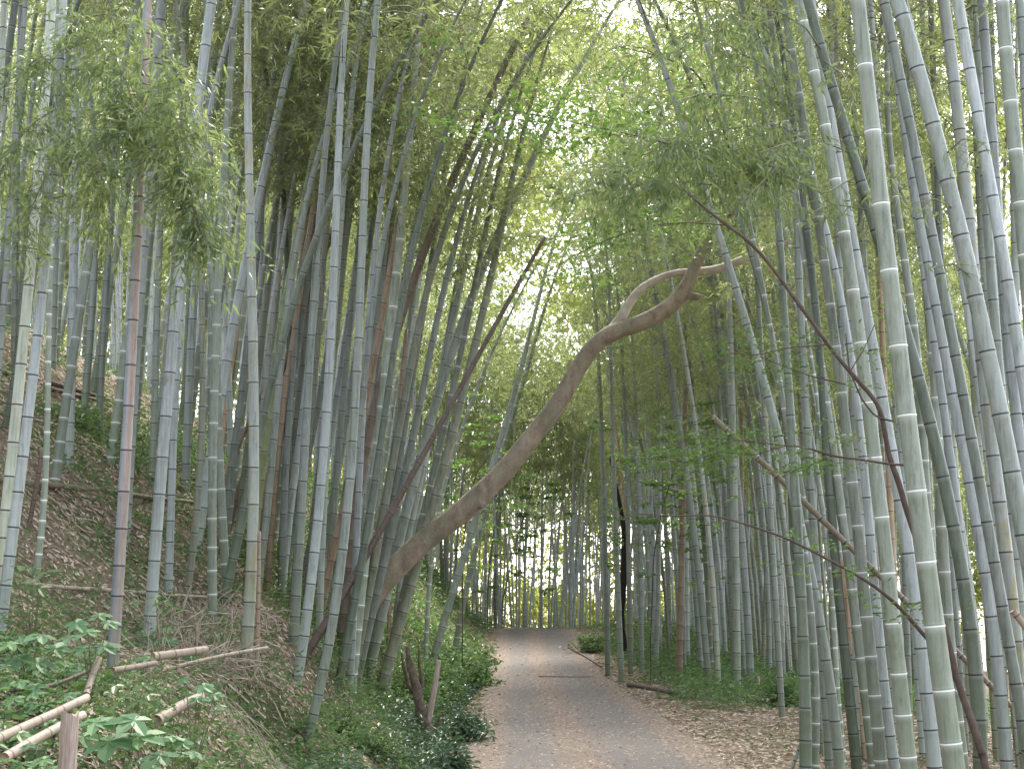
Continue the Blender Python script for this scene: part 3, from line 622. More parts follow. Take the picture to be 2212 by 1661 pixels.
for q in ([(1290, 720), (1300, 950), (1308, 1200), (1312, 1400)], [(1340, 700), (1352, 950), (1358, 1200), (1362, 1440)], [(1368, 760), (1378, 1000), (1384, 1250), (1386, 1450)], [(1420, 780), (1424, 1000), (1422, 1250), (1416, 1455)]):
    h('d', 34, (8, 12), wl, q, group=GW)
h('n', 'g', (11, 15), "tallest tan dead bamboo standing straight in the wall beside the weathered log", [(1484, 720), (1480, 880), (1475, 1106), (1470, 1300), (1467, 1478)], end=True, name="dead_bamboo")
h('n', 'g', (9, 12), "tan dead bamboo in the wall, second to the right of the black rotten trunk", [(1602, 800), (1602, 980), (1600, 1200), (1597, 1452)], end=True, name="dead_bamboo")
gr_label = "grey-green bamboo with dark node rings in the packed stand at the right"
for (x0, x1, Yv, wv, tv) in [(1478, 1530, 17, 11, 'k'), (1650, 1745, 18, 13, 'd'), (1600, 1690, 20, 11, 'd'), (1790, 1850, 15, 16, 'd'), (1800, 1880, 16, 17, 's'),
                             (1830, 1930, 17, 14, 'd'), (1880, 1990, 15, 15, 'b'), (1945, 2080, 15.5, 16, 'd'), (1990, 2100, 17, 15, 'c'), (2010, 2070, 16, 16, 'd'),
                             (2050, 2150, 15, 16, 'o'), (2095, 2170, 16, 17, 'd'), (2110, 2200, 14, 19, 'k'), (2140, 2195, 16, 14, 'd'), (2180, 2215, 15, 17, 'd'), (1915, 1965, 18, 12, 'd'), (1870, 1945, 19, 13, 'n')]:
    q = x1 - x0
    if x0 < 1500: continue
    h(tv, Yv, (wv - 2, wv + 3), gr_label if tv == 'd' else {'k': "dark green bamboo deep in the packed stand at the right", 'b': "bluish bamboo deep in the packed stand at the right", 's': "mottled pale bamboo deep in the packed stand at the right", 'c': "cream bamboo deep in the packed stand at the right", 'o': "olive bamboo deep in the packed stand at the right", 'n': "brownish bamboo deep in the packed stand at the right"}[tv],
      [(x0, 0), (x0 + q * .2, 300), (x0 + q * .45, 700), (x0 + q * .75, 1150), (x1, 1560)], group=GR)

HR = {}
for a, k in H_: HR[a[3]] = hero(*a, **k)[0]

# prototypes for the stands behind
def proto(kind, H, bend, r, seed, nleaf, leafL, c0, blen=1.5):
    rng = np.random.default_rng(seed)
    t = np.linspace(0, 1, 26)
    A = np.stack([bend * t ** 2.3, .25 * np.sin(t * 3 + seed) * t, H * (t - .06 * (bend / 4) * t ** 3)], -1)
    A[0, 2] = -.1
    R = np.maximum(.004, r * (1 - t ** 1.5 * .98))
    cm = MB(); culm_mesh_geo(cm, A, R, 8)
    bm, lm = crown(A, R, c0, nleaf, rng, leafL, blen)
    return (cm, bm, lm)
protos = []
types = ['d', 'w', 'b', 's', 'd', 'd', 'b', 'o', 'w', 'n']
for i, (H, bd, r) in enumerate([(13, 2.2, .062), (12, 1.2, .050), (14, 3.0, .060), (11.5, 1.8, .045), (13, .8, .052), (12.5, 3.4, .055), (13.5, 1.5, .06), (11, 2.4, .042), (14, .5, .055), (9, 1.0, .045)]):
    cm, bm, lm = proto(types[i], H, bd, r, 100 + i, 4600, .11, 5.2 + .35 * (i % 4))
    root = thing("bamboo", (0, 0, 0), "", "bamboo")
    a = link("culm", cm.mesh("culm", M[types[i]]), root)
    b = link("branches", bm.mesh("branches", MB_gtwig), root) if types[i] != 'n' else None
    c = link("foliage", lm.mesh("foliage", ML['bamboo'], smooth=False), root) if types[i] != 'n' else None
    protos.append([root, a, b, c, False])
ORDER = [0, 1, 2, 3, 4, 5, 6, 7, 8]
placed = []
def place(i, x, y, rz, tilt, s, label, group, bare=False):
    root, a, b, c, used = protos[i]
    if not used: protos[i][4] = True; r = root
    else:
        r = root.copy(); col.objects.link(r)
        for ch in (a, b, c):
            if ch is None or (bare and ch is c): continue
            k = ch.copy(); col.objects.link(k); k.parent = r
    r.location = (x, y, tz(x, y) - .02); r.rotation_euler = (tilt[0], tilt[1], rz); r.scale = (s, s, s)
    r['label'] = label; r['group'] = group
def scatter(n, yr, xr, mind, label, group, seed, leanx, conic=False, smin=.8, smax=1.1, pdead=.05):
    rng = np.random.default_rng(seed); k = 0; tries = 0
    while k < n and tries < 8000:
        tries += 1
        y = rng.uniform(*yr); lo, hi = xr(y); x = rng.uniform(lo, hi)
        px, py = proj(np.array([x, y, tz(x, y)]))
        if px < -60 or px > 2270: continue
        if any((x - a) ** 2 + (y - b) ** 2 < mind ** 2 for a, b in placed): continue
        placed.append((x, y)); k += 1
        dead = rng.random() < pdead
        i = 9 if dead else int(rng.choice(ORDER, p=[.12, .16, .04, .14, .18, .03, .16, .04, .13] if seed == 1 else [.17, .08, .13, .14, .1, .14, .08, .09, .07]))
        rz = rng.normal() * .8 if leanx > 0 else math.pi + rng.normal() * .8
        place(i, x, y, rz, (rng.normal() * .025, abs(leanx) * rng.uniform(.1, 1.1)), rng.uniform(smin, smax),
              "tan dead bamboo standing " + label if dead else "slender grey-green bamboo " + label, ("dead bamboos " if dead else "bamboos ") + group, seed == 2 and rng.random() < .45)
scatter(64, (15.5, 42), lambda y: (-.37 * y - .6, -2.2), .55, "on the wooded left slope behind the front culms", "on the left slope behind the front row", 1, .12, smin=.95, smax=1.3)
scatter(110, (26, 47), lambda y: (3.3 + .5 * (y < 30), min(.30 * y, 10)), .28, "in the dense wall right of the road before the crest", "in the wall right of the road", 2, -.04, smin=1.05, smax=1.4)
scatter(20, (51, 56), lambda y: (-5, 6), .42, "in the backlit row beyond the road's crest", "in the row beyond the crest", 3, .015)
scatter(18, (15, 27), lambda y: (.23 * y, .37 * y), .5, "in the shade behind the right-hand group", "behind the right-hand group", 4, -.08)

# the far stand nobody could count
def far_stand():
    cm, bm, lm = MB(), MB(), MB(); rng = np.random.default_rng(11)
    for k in range(760):
        y = rng.uniform(52, 85) if k % 4 else rng.uniform(40, 60)
        x = rng.uniform(-.40 * y, .40 * y)
        if k % 4 == 0 and y < 52 and -3.5 < x < 9: x = (-abs(x) - 4) if k % 12 == 0 else (abs(x) * .8 + 5.5)
        H = rng.uniform(10, 14); bend = rng.uniform(-2, 2.5); az = rng.uniform(0, 6.28)
        t = np.linspace(0, 1, 12)
        z0 = tz(x, y)
        A = np.stack([x + bend * math.cos(az) * t ** 2.2 + rng.normal() * .5 * t, y + bend * math.sin(az) * t ** 2.2, z0 - .1 + H * t], -1)
        R = np.maximum(.006, rng.uniform(.035, .055) * (1 - t ** 1.5 * .97))
        culm_mesh_geo(cm, A, R, 5, .36)
        b2, l2 = crown(A, R, rng.uniform(5, 7.5), 520, rng, .26, 1.7, stems=False)
        lm.v += l2.v; lm.f += [f + lm.n for f in l2.f]; lm.uv += l2.uv; lm.rnd += l2.rnd; lm.n += l2.n
    r = thing("far_bamboo_stand", (0, 60, 0), "", "")
    r = tag(r, "distant backlit bamboo thicket filling the gaps beyond the crest", "bamboo stand", kind="stuff")
    link("culms", cm.mesh("culms", M['b'], (0, 60, 0)), r)
    link("foliage", lm.mesh("foliage", ML['bamboo'], (0, 60, 0), False), r)
    for o in r.children: o['kind'] = "stuff"
far_stand()
def far_wood():
    rng = np.random.default_rng(12); lm = MB(); n = 0
    for k in range(680):
        y = rng.uniform(84, 118); x = rng.uniform(-.46 * y, .46 * y)
        h = rng.uniform(0, 1) ** .8 * 50; r = rng.uniform(1.6, 3.6)
        m_ = 330
        d = nrm(rng.normal(size=(m_, 3))) * (rng.random((m_, 1)) ** .4) * r * np.array([1, 1, .75])
        P = np.array([x, y, -3 + h]) + d
        D = nrm(rng.normal(size=(m_, 3)) + np.array([0, 0, -.4])); L = rng.uniform(.35, .7, m_)
        leaves4(lm, P, D, L, L * .42, rng)
    for k in range(290):
        y = rng.uniform(80, 104); x = rng.uniform(-.42 * y, .42 * y); m_ = 230
        P = np.array([x, y, -3 + rng.uniform(0, 11)]) + nrm(rng.normal(size=(m_, 3))) * (rng.random((m_, 1)) ** .4) * rng.uniform(1.2, 2.4)
        D = nrm(rng.normal(size=(m_, 3)) + np.array([0, 0, -.4])); L = rng.uniform(.3, .55, m_)
        leaves4(lm, P, D, L, L * .42, rng)
    c = (0, 100, -3)
    o = link("far_wood", lm.mesh("far_wood", ML['farwood'], c, False)); o.location = c
    tag(o, "sunlit yellow-green wood glowing through the culms beyond the crest", "wood", kind="stuff")
far_wood()

# ---------------------------------------------------------------- leafy sprays of near bamboo
def spray(name, path, n, L, matk, parent, seed, spread=.3, stem=.007, droop=.5, ratio=.16, broad=False, six=False, sub=14):
    """a leafy side branch given by world points"""
    rng = np.random.default_rng(seed); P = np.asarray(path, float)
    S = np.concatenate([[0], np.cumsum(np.linalg.norm(np.diff(P, axis=0), axis=1))]); S /= S[-1]
    off = np.array(parent.location) if parent is not None else np.zeros(3)
    root = parent
    sm = MB(); t = np.linspace(0, 1, 14)
    Q = np.stack([np.interp(t, S, P[:, k]) for k in range(3)], -1)
    tube(sm, Q, np.linspace(stem, stem * .3, 14), 5, cap=False)
    lm = MB(); total = np.linalg.norm(np.diff(P, axis=0), axis=1).sum()
    per = max(3, n // sub)
    for k in range(sub):
        u = .12 + .88 * (k + rng.random()) / sub
        b = np.array([np.interp(u, S, P[:, j]) for j in range(3)])
        d = nrm(rng.normal(size=3) * np.array([1, .8, .5]) + np.array([0, 0, -droop]))
        Ls = spread * rng.uniform(.5, 1.4)
        q = np.linspace(0, 1, 5)[:, None]
        tw = b + d * Ls * q + np.array([0, 0, -droop * .5 * Ls]) * q ** 2
        tube(sm, tw, np.linspace(stem * .4, stem * .15, 5), 3, cap=False)
        uu = rng.uniform(.1, 1.05, per)
        bp = b + d * Ls * uu[:, None] + np.array([0, 0, -droop * .5 * Ls]) * (uu ** 2)[:, None] + rng.normal(size=(per, 3)) * Ls * .13
        D = nrm(d * .6 + rng.normal(size=(per, 3)) * .55 + np.array([0, 0, -droop * .9]))
        LL = L * rng.uniform(.6, 1.2, per)
        if six: leaves6(lm, bp, nrm(D * np.array([1, 1, .35])), nrm(rng.normal(size=(per, 3)) * .35 + np.array([0, 0, 1.])), LL, LL * ratio * 1.0, rng.random(per))
        else: leaves4(lm, bp, D, LL, LL * ratio * 1.35, rng)
    s = link("branch" if parent is not None else "stem", sm.mesh("branch", MB_gtwig if not broad else MB_dark, off), root)
    f = link("foliage", lm.mesh("foliage", ML[matk], off, False), s)
    return s
def W(pts, Y, dY=0.0):
    n = len(pts)
    return [at(p[0], p[1], (p[2] if len(p) > 2 else Y + dY * i / max(n - 1, 1))) for i, p in enumerate(pts)]
PAIR = HR["blotchy blue-white bamboo, right one of the pair at the left edge"]
PINK = HR["bamboo split lengthwise into pinkish brown and blue-grey halves"]
def sprays(root, Y, dY, items, seed):
    for i, (q, n, sp, L) in enumerate(items):
        spray("leafy_branch", W(q, Y, dY), n, L, 'near', root, seed + i, sp, sub=max(8, n // 22))
sprays(PAIR, 10.2, -.5, [([(131, 110), (190, 80), (240, 110), (275, 180), (290, 260)], 800, .36, .085), ([(128, 160), (90, 120), (50, 150), (15, 220)], 560, .34, .08),
    ([(128, 150), (190, 150), (250, 190), (300, 270)], 800, .34, .085), ([(124, 235), (80, 260), (40, 300), (5, 370)], 700, .36, .08),
    ([(122, 250), (170, 280), (210, 340), (230, 420)], 600, .32, .08), ([(116, 336), (90, 400), (60, 470), (30, 540)], 560, .32, .08),
    ([(120, 290), (170, 330), (210, 400), (235, 500)], 500, .30, .08), ([(131, 100), (180, 40), (230, 30), (280, 60)], 500, .34, .08), ([(111, 430), (150, 420), (190, 440), (220, 480)], 220, .24, .075)], 500)
sprays(PINK, 9.8, -.5, [([(307, 180), (350, 190), (385, 270), (400, 360)], 900, .36, .085), ([(304, 300), (360, 310), (398, 390), (425, 470), (450, 540)], 1300, .34, .09),
    ([(303, 250), (370, 280), (405, 380), (435, 500)], 900, .30, .09), ([(305, 230), (270, 250), (235, 300), (215, 370)], 700, .34, .08), ([(310, 130), (360, 120), (400, 170), (420, 250)], 500, .3, .08)], 520)
OVER = HR["green bamboo with white rings crossing in front of the dead branch"]
sprays(OVER, 11, -1.6, [([(1741, 302), (1680, 270), (1590, 275), (1500, 290), (1420, 330)], 700, .36, .095), ([(1747, 350), (1650, 310), (1560, 330), (1470, 300), (1380, 300)], 700, .36, .095),
    ([(1733, 240), (1620, 210), (1520, 200), (1430, 230)], 600, .36, .09), ([(1725, 200), (1640, 140), (1560, 90), (1480, 70)], 500, .34, .09), ([(1712, 120), (1650, 60), (1600, 30), (1540, 10)], 300, .3, .09),
    ([(1750, 380), (1640, 370), (1540, 400), (1440, 390), (1340, 410)], 800, .36, .1), ([(1750, 380), (1620, 350), (1500, 340), (1400, 350), (1300, 390), (1220, 440)], 900, .36, .1),
    ([(1745, 330), (1690, 350), (1640, 400), (1600, 440)], 400, .3, .09)], 600)
THICK = HR["dark green bamboo crossing behind the thickest one"]
sprays(THICK, 9.8, -.9, [([(1775, 110), (1740, 60), (1680, 25), (1640, 20)], 120, .25, .07), ([(1835, 330), (1760, 300), (1700, 310), (1640, 330)], 160, .25, .07),
    ([(1850, 380), (1780, 420), (1700, 380), (1620, 330)], 160, .25, .07), ([(1860, 430), (1900, 400), (1960, 370)], 90, .2, .07), ([(1778, 130), (1820, 160), (1850, 220)], 90, .2, .07),
    ([(1875, 454), (1800, 440), (1750, 460), (1690, 420)], 120, .22, .07)], 640)
TWO = HR["stout blue-grey bamboo with heavy dark rings leaning to the right edge"]
sprays(TWO, 9.2, -.3, [([(2064, 454), (2020, 430), (1970, 440)], 50, .2, .06), ([(2100, 600), (2060, 570), (2000, 580)], 40, .2, .06), ([(2035, 340), (2080, 300), (2130, 310)], 50, .2, .06)], 660)

# ---------------------------------------------------------------- the big leaning tree
def rope(mb, pts, Y, sides, wscale=1.0, n=60, seed=3, wobamt=.05, dY=0.0):
    pts = np.array(pts, float); t = np.concatenate([[0], np.cumsum(np.hypot(*np.diff(pts[:, :2], axis=0).T))]); t /= t[-1]
    T = np.linspace(0, 1, n)
    def cr(k):    # smooth interpolation
        v = np.interp(T, t, pts[:, k]); ker = np.array([1, 2, 3, 2, 1.]) / 9
        vp = np.concatenate([2 * v[0] - v[2:0:-1], v, 2 * v[-1] - v[-2:-4:-1]]); return np.convolve(vp, ker, 'valid')
    x, y, ww = cr(0), cr(1), cr(2)
    P = np.array([at(a, b, Y + dY * u) for a, b, u in zip(x, y, T)])
    R = ww * .5 * wscale * (Y + dY * T) / F
    rng = np.random.default_rng(seed)
    ang = np.arange(sides) / sides * 2 * math.pi
    wob = wobamt * (np.sin(T[:, None] * 23 + ang[None] * 2 + seed) * .5 + np.sin(T[:, None] * 61 + ang[None] * 3) * .3 + np.sin(T[:, None] * 9 - ang[None]) * .6)
    tube(mb, P, R, sides, np.arange(n) * .1, wob=wob)
    return P, R
def leaning_tree():
    Y = 19.5
    pts = [(758, 1510, 50), (762, 1430, 48), (778, 1350, 49), (803, 1290, 50), (835, 1248, 51), (900, 1183, 50), (960, 1133, 49), (1005, 1100, 52), (1035, 1072, 55), (1065, 1042, 48), (1100, 1005, 45), (1160, 930, 43), (1210, 865, 41), (1245, 800, 40),
           (1275, 752, 40), (1310, 722, 42), (1345, 710, 40), (1380, 700, 39), (1430, 675, 38), (1470, 645, 37), (1490, 610, 31), (1502, 570, 25), (1525, 525, 24), (1552, 492, 22), (1582, 462, 18), (1603, 425, 13), (1618, 380, 10), (1628, 320, 8), (1640, 250, 5)]
    mb = MB(); P, R = rope(mb, pts, Y, 20, wscale=.94, n=90, wobamt=.07)
    base = P[0]
    root = thing("leaning_tree", base, "big smooth brown tree trunk leaning right across the road", "tree")
    # knot on the underside
    kn = at(1039, 1088, Y - .10)
    tr = link("trunk", mb.mesh("trunk", MB_bark, base), root)
    kb = MB(); 
    th = np.linspace(0, math.pi, 9); 
    d = nrm(at(1060, 1115, Y - .3) - at(1010, 1080, Y))
    tube(kb, [kn - d * .12, kn - d * .06, kn, kn + d * .04, kn + d * .055, kn + d * .05, kn + d * .03], [.11, .11, .085, .055, .04, .03, .005], 12, wob=.12 * np.sin(np.arange(7)[:, None] * 2.1 + np.arange(12)[None] * 1.7))
    link("knot", kb.mesh("knot", MB_bark, base), tr)
    b2 = MB(); kn2 = at(1490, 640, Y); 
    tube(b2, [kn2, kn2 + np.array([.1, -.05, -.02]), kn2 + np.array([.16, -.06, -.01])], [.06, .05, .015], 8); link("branch_stub", b2.mesh("branch_stub", MB_bark, base), tr)
    bb = MB(); rope(bb, [(1322, 715, 26), (1342, 688, 24), (1362, 650, 20), (1385, 622, 17), (1420, 602, 16), (1460, 588, 15), (1500, 588, 18), (1550, 583, 20), (1600, 563, 18), (1655, 538, 14), (1710, 520, 10)], Y + .05, 12, n=40, seed=8, dY=.5)
    link("branch", bb.mesh("branch", MB_pale, base), root)
    # upper limbs with broad leaves
    limbs = [([(1600, 430, 9), (1585, 380, 8), (1540, 330, 6), (1480, 320, 5), (1400, 300, 4), (1290, 275, 3), (1190, 255, 2.5), (1080, 235, 2), (1000, 238, 1.5)], -5.5),
             ([(1590, 400, 8), (1570, 300, 6), (1540, 220, 5), (1500, 150, 4), (1420, 120, 3), (1330, 100, 2)], -4), ([(1600, 430, 7), (1640, 380, 5), (1680, 300, 4), (1690, 220, 3)], -2),
             ([(1582, 462, 6), (1500, 480, 4), (1420, 490, 3), (1340, 520, 2)], -3)]
    for i, (q, dY) in enumerate(limbs):
        lb = MB(); PP, RR = rope(lb, q, Y, 6, n=40, seed=20 + i, dY=dY)
        s = link("limb", lb.mesh("limb", MB_dark, base), root)
        rng = np.random.default_rng(70 + i); lm = MB(); cl = 34 if i == 0 else 18
        for k in range(cl):
            u = rng.uniform(.3, 1); j = int(u * 39); c = PP[j] + rng.normal(size=3) * np.array([.45, .45, .22])
            m_ = 26; p = c + rng.normal(size=(m_, 3)) * np.array([.26, .26, .07])
            dd = nrm(rng.normal(size=(m_, 3)) * np.array([1, 1, .3]) + np.array([0, 0, -.15]))
            LL = rng.uniform(.06, .12, m_)
            leaves6(lm, p, dd, nrm(rng.normal(size=(m_, 3)) * .4 + np.array([0, 0, 1.])), LL, LL * .55, rng.random(m_))
        link("foliage", lm.mesh("foliage", ML['broad'], base, False), s)
leaning_tree()

# slender dark tree in front of the right-hand group, with its thin leafy branches
def slender_tree():
    Y = 8.0
    mb = MB(); P, R = rope(mb, [(2125, 1640, 16), (2100, 1563, 15), (2070, 1475, 14), (2045, 1370, 14), (2015, 1280, 13), (1985, 1180, 13), (1956, 1097, 12), (1940, 1035, 13), (1920, 990, 12), (1910, 925, 11), (1900, 875, 11), (1862, 832, 10), (1827, 793, 9), (1788, 744, 8),
                                 (1755, 697, 8), (1718, 647, 9), (1687, 603, 8), (1647, 551, 8), (1605, 510, 7), (1570, 487, 7), (1519, 447, 5), (1476, 410, 3)], 9.0, 8, n=90, seed=5, wobamt=.08)
    base = P[0]; dn = []
    p = base.copy()
    tb = MB()
    while p[2] > tz(p[0], p[1]) - .05: p = p + np.array([.02, 0, -.12]); dn.append(p.copy())
    if dn: tube(mb, np.concatenate([[P[1]], [P[0]], dn]), R[0], 8)
    root = thing("slender_tree", base, "crooked dark slender tree weaving up through the right-hand bamboos", "tree")
    link("trunk", mb.mesh("trunk", MB_dark, base), root)
    brs = [([(1952, 1004, 6), (1916, 1003, 5), (1872, 993, 5), (1795, 986, 5), (1748, 966, 4), (1671, 960, 3), (1593, 950, 3), (1530, 945, 2), (1430, 955, 2)], 22, -.6, .8),
           ([(1795, 986, 4), (1750, 1004, 3), (1730, 1010, 3), (1690, 1030, 2)], 3, 0, .3), ([(1788, 744, 4), (1704, 751, 3), (1630, 768, 3), (1560, 760, 2)], 7, -.4, .5),
           ([(1827, 830, 4), (1760, 815, 3), (1690, 790, 2), (1640, 770, 2)], 5, -.3, .5), ([(1930, 910, 5), (1890, 900, 4), (1860, 860, 4), (1835, 800, 3), (1827, 720, 2)], 2, -.2, .3),
           ([(1838, 800, 3), (1866, 755, 2), (1890, 700, 2)], 2, -.1, .3), ([(1700, 962, 3), (1620, 985, 2), (1560, 975, 2), (1480, 1000, 2), (1400, 990, 1.5)], 18, -.5, .8),
           ([(1570, 487, 3), (1480, 480, 2.5), (1390, 490, 2), (1280, 530, 1.5), (1160, 600, 1.2), (1080, 640, 1)], 16, 1.5, .6)]
    for i, (q, cl, dY, sp) in enumerate(brs):
        lb = MB(); PP, RR = rope(lb, q, 9.0, 5, n=30, seed=40 + i, dY=dY)
        s = link("branch", lb.mesh("branch", MB_dark, base), root)
        rng = np.random.default_rng(90 + i); lm = MB()
        for k in range(int(cl * 2.2)):
            u = rng.uniform(.3, 1); c = PP[int(u * 29)] + rng.normal(size=3) * np.array([.16, .2, .07])
            m_ = 16; p = c + rng.normal(size=(m_, 3)) * np.array([.11, .11, .012])
            dd = nrm(rng.normal(size=(m_, 3)) * np.array([1, 1, .2]))
            LL = rng.uniform(.022, .045, m_)
            leaves6(lm, p, dd, nrm(rng.normal(size=(m_, 3)) * .25 + np.array([0, 0, 1.])), LL, LL * .55, rng.random(m_))
        link("foliage", lm.mesh("foliage", ML['broad'], base, False), s)
slender_tree()
def sapling(label, q, Y, cl, seed, name="sapling", leaf=(.035, .06), sp=(.2, .25, .06), dY=0):
    lb = MB(); PP, RR = rope(lb, q, Y, 6, n=40, seed=seed, dY=dY); base = PP[0]
    p = base.copy(); dn = []
    while p[2] > tz(p[0], p[1]) - .04: p = p + np.array([0, 0, -.12]); dn.append(p.copy())
    if dn: tube(lb, np.concatenate([[PP[1]], [PP[0]], dn]), RR[0], 6)
    root = thing(name, base, label, "sapling"); s = link("stem", lb.mesh("stem", MB_dark, base), root)
    rng = np.random.default_rng(seed); lm = MB()
    for k in range(cl):
        c = PP[int(rng.uniform(.35, 1) * 39)] + rng.normal(size=3) * np.array(sp)
        m_ = 18; p = c + rng.normal(size=(m_, 3)) * np.array([.13, .13, .02]); dd = nrm(rng.normal(size=(m_, 3)) * np.array([1, 1, .2]))
        LL = rng.uniform(leaf[0], leaf[1], m_)
        leaves6(lm, p, dd, nrm(rng.normal(size=(m_, 3)) * .3 + np.array([0, 0, 1.])), LL, LL * .6, rng.random(m_))
    link("foliage", lm.mesh("foliage", ML['broad'], base, False), root)
sapling("long thin dark bough slanting down across the right-hand culms towards the bottom right", [(2130, 1650, 13), (2108, 1570, 12), (2078, 1490, 11), (2045, 1430, 10), (2010, 1385, 9), (1996, 1371, 9), (1970, 1341, 9), (1939, 1304, 8), (1882, 1260, 7), (1849, 1240, 6), (1755, 1190, 5), (1687, 1156, 5), (1603, 1130, 4), (1536, 1109, 3), (1469, 1116, 3), (1380, 1110, 2)], 9.3, 12, 301)
sapling("bright green sapling behind the foot of the leaning trunk", [(1000, 1180, 2.5), (1010, 1100, 2.5), (1030, 1020, 2), (1060, 980, 2)], 30, 45, 302, leaf=(.09, .16), sp=(.8, .8, .7))
sapling("bright green sapling leafing out right of the leaning trunk's knot", [(1085, 1300, 2), (1120, 1150, 2), (1155, 1050, 2), (1170, 1000, 2)], 52, 45, 303, leaf=(.12, .22), sp=(1.3, .8, 1.0))
sapling("flat-layered leafy sapling in front of the right stand at the middle", [(1405, 1400, 2.5), (1412, 1200, 2.5), (1430, 1100, 2), (1460, 1000, 2), (1500, 900, 1.5)], 30, 90, 304, leaf=(.08, .14), sp=(.8, .5, .35))
# ---------------------------------------------------------------- rotten trunk, fallen canes, stumps
def trunk_thing(name, label, cat, pts, Y, mat, sides=10, wob=.15, seed=1, group=None, dY=0):
    mb = MB(); P, R = rope(mb, pts, Y, sides, n=40, seed=seed, wobamt=wob, dY=dY)
    o = link(name, mb.mesh(name, mat, P[0])); o.location = [float(c) for c in P[0]]; tag(o, label, cat, group); return o
trunk_thing("dead_tree", "black rotten broken trunk standing among the culms right of the crest", "dead tree", [(1350, 1425, 12), (1347, 1370, 13), (1343, 1320, 12), (1344, 1270, 17), (1349, 1210, 18), (1350, 1160, 14), (1341, 1095, 9), (1327, 1035, 7), (1318, 985, 4)], 40, MB_black, wob=.25)

G2 = ""
def log(label, pts, typ, Y=None, wd=12, name="fallen_bamboo", group="fallen canes on the slope", dz=0.0, Yb=None, cat="fallen cane"):
    """a cane lying along the picture points; each end is set on the ground it is seen on"""
    P = []
    for i, p in enumerate(pts):
        y = Y if Y is not None else raycast(p[0], p[1] + wd * .45)
        if Yb is not None: y = Y + (Yb - Y) * i / (len(pts) - 1)
        P.append(at(p[0], p[1], y))
    P = np.array(P)
    if name == 'fallen_bamboo' and group and group != G2: P[:, 2] = np.maximum(P[:, 2], terrain(P[:, 0], P[:, 1]) + wd * .5 * P[:, 1] / F + .05)
    t = np.linspace(0, 1, len(P)); T = np.linspace(0, 1, 14)
    A = np.stack([np.interp(T, t, P[:, k]) for k in range(3)], -1)
    ker = np.array([1, 2, 3, 2, 1.]) / 9
    for k in range(3):
        v = A[:, k]; vp = np.concatenate([2 * v[0] - v[2:0:-1], v, 2 * v[-1] - v[-2:-4:-1]]); A[:, k] = np.convolve(vp, ker, 'valid')
    Ym = float(A[:, 1].mean()); r = wd * .5 * Ym / F
    mb = MB(); culm_mesh_geo(mb, A, np.linspace(r, r * .85, 14), 10, .22 if r < .018 else .36)
    c = A.mean(0)
    o = link(name, mb.mesh(name, M[typ], c)); o.location = [float(q) for q in c]; tag(o, label, cat, group); return o
log("long reddish cane lying across the middle of the left slope", [(-12, 1052), (77, 1057), (168, 1067), (255, 1074), (336, 1087), (447, 1096)], 'logd', wd=13)
log("pinkish pale cane lying across the slope behind the split pink bamboo", [(40, 1272), (104, 1281), (165, 1286), (235, 1290), (319, 1295), (447, 1301)], 'log', wd=9)
log("dark thick cane on the upper left slope between two culm pairs", [(105, 834), (155, 848), (205, 862)], 'logd', wd=12)
log("dark cane below the thick one on the upper left slope", [(108, 850), (150, 860), (210, 872)], 'logd', wd=10)
log("dark cane touching the left edge high on the slope", [(-6, 808), (15, 815), (30, 819)], 'logd', wd=12)
log("pale cane high on the left slope", [(138, 694), (205, 716), (269, 735)], 'log', wd=7)
log("pale cane on the slope behind the green weeds at left", [(70, 917), (105, 924), (146, 930)], 'log', wd=7)
log("short pale cane on the slope behind the stout blue-topped bamboo", [(299, 946), (355, 955), (417, 965)], 'log', wd=7)
log("dull cane at the left edge just above the weeds", [(-8, 903), (50, 911), (100, 916)], 'logd', wd=8)
log("brown cane lying between the split pink bamboo and the blue-topped one, high up", [(225, 868), (290, 878), (345, 884)], 'logd', wd=8)
log("pale thin cane on the slope right of the stout blue-topped bamboo", [(385, 1000), (425, 1007), (465, 1018)], 'log', wd=6)
log("dull cane just above the green weeds on the left slope", [(225, 930), (250, 936), (280, 941)], 'logd', wd=6)
G2 = "canes of the heap at the lower left"
log("tan cane on top of the twig heap at the lower left", [(330, 1418), (390, 1410), (456, 1401)], 'log', 10.6, 19, group=G2, Yb=11.0)
log("long whitish cane sticking out right from the twig heap", [(350, 1447), (447, 1423), (520, 1408), (591, 1396)], 'log', 11.2, 9, group=G2, Yb=12.3)
log("stout tan cane below the twig heap with its cut end to the left", [(338, 1556), (390, 1524), (448, 1498)], 'log', 9.0, 25, group=G2, Yb=9.6)
log("upper of two pale canes leaning out of the lower left corner", [(-12, 1598), (60, 1566), (130, 1534), (212, 1494)], 'log', 7.2, 21, group=G2, Yb=8.0)
log("lower of two pale canes leaning out of the lower left corner", [(10, 1636), (70, 1600), (134, 1566), (190, 1538)], 'log', 7.1, 22, group=G2, Yb=7.8)
log("thin dark cane lying left of the split pink bamboo's foot", [(17, 1490), (101, 1484), (160, 1462), (215, 1438)], 'logd', 8.2, 9, group=G2, Yb=8.9)
log("short tan cane standing askew beside the split pink bamboo's foot", [(186, 1500), (202, 1452), (220, 1405)], 'log', 8.4, 15, group=G2, Yb=8.8)
log("tan cane lying behind the split pink bamboo's foot", [(242, 1448), (290, 1440), (345, 1430)], 'log', 9.4, 14, group=G2, Yb=10.2)
log("long dry brown cane leaning down through the right-hand group", [(1536, 899), (1587, 943), (1650, 1003), (1704, 1050), (1761, 1106), (1808, 1156), (1896, 1240), (1980, 1320), (2060, 1397), (2086, 1428), (2160, 1500), (2240, 1580)], 'm', 12.9, 14, name="leaning_dead_cane", group=None)
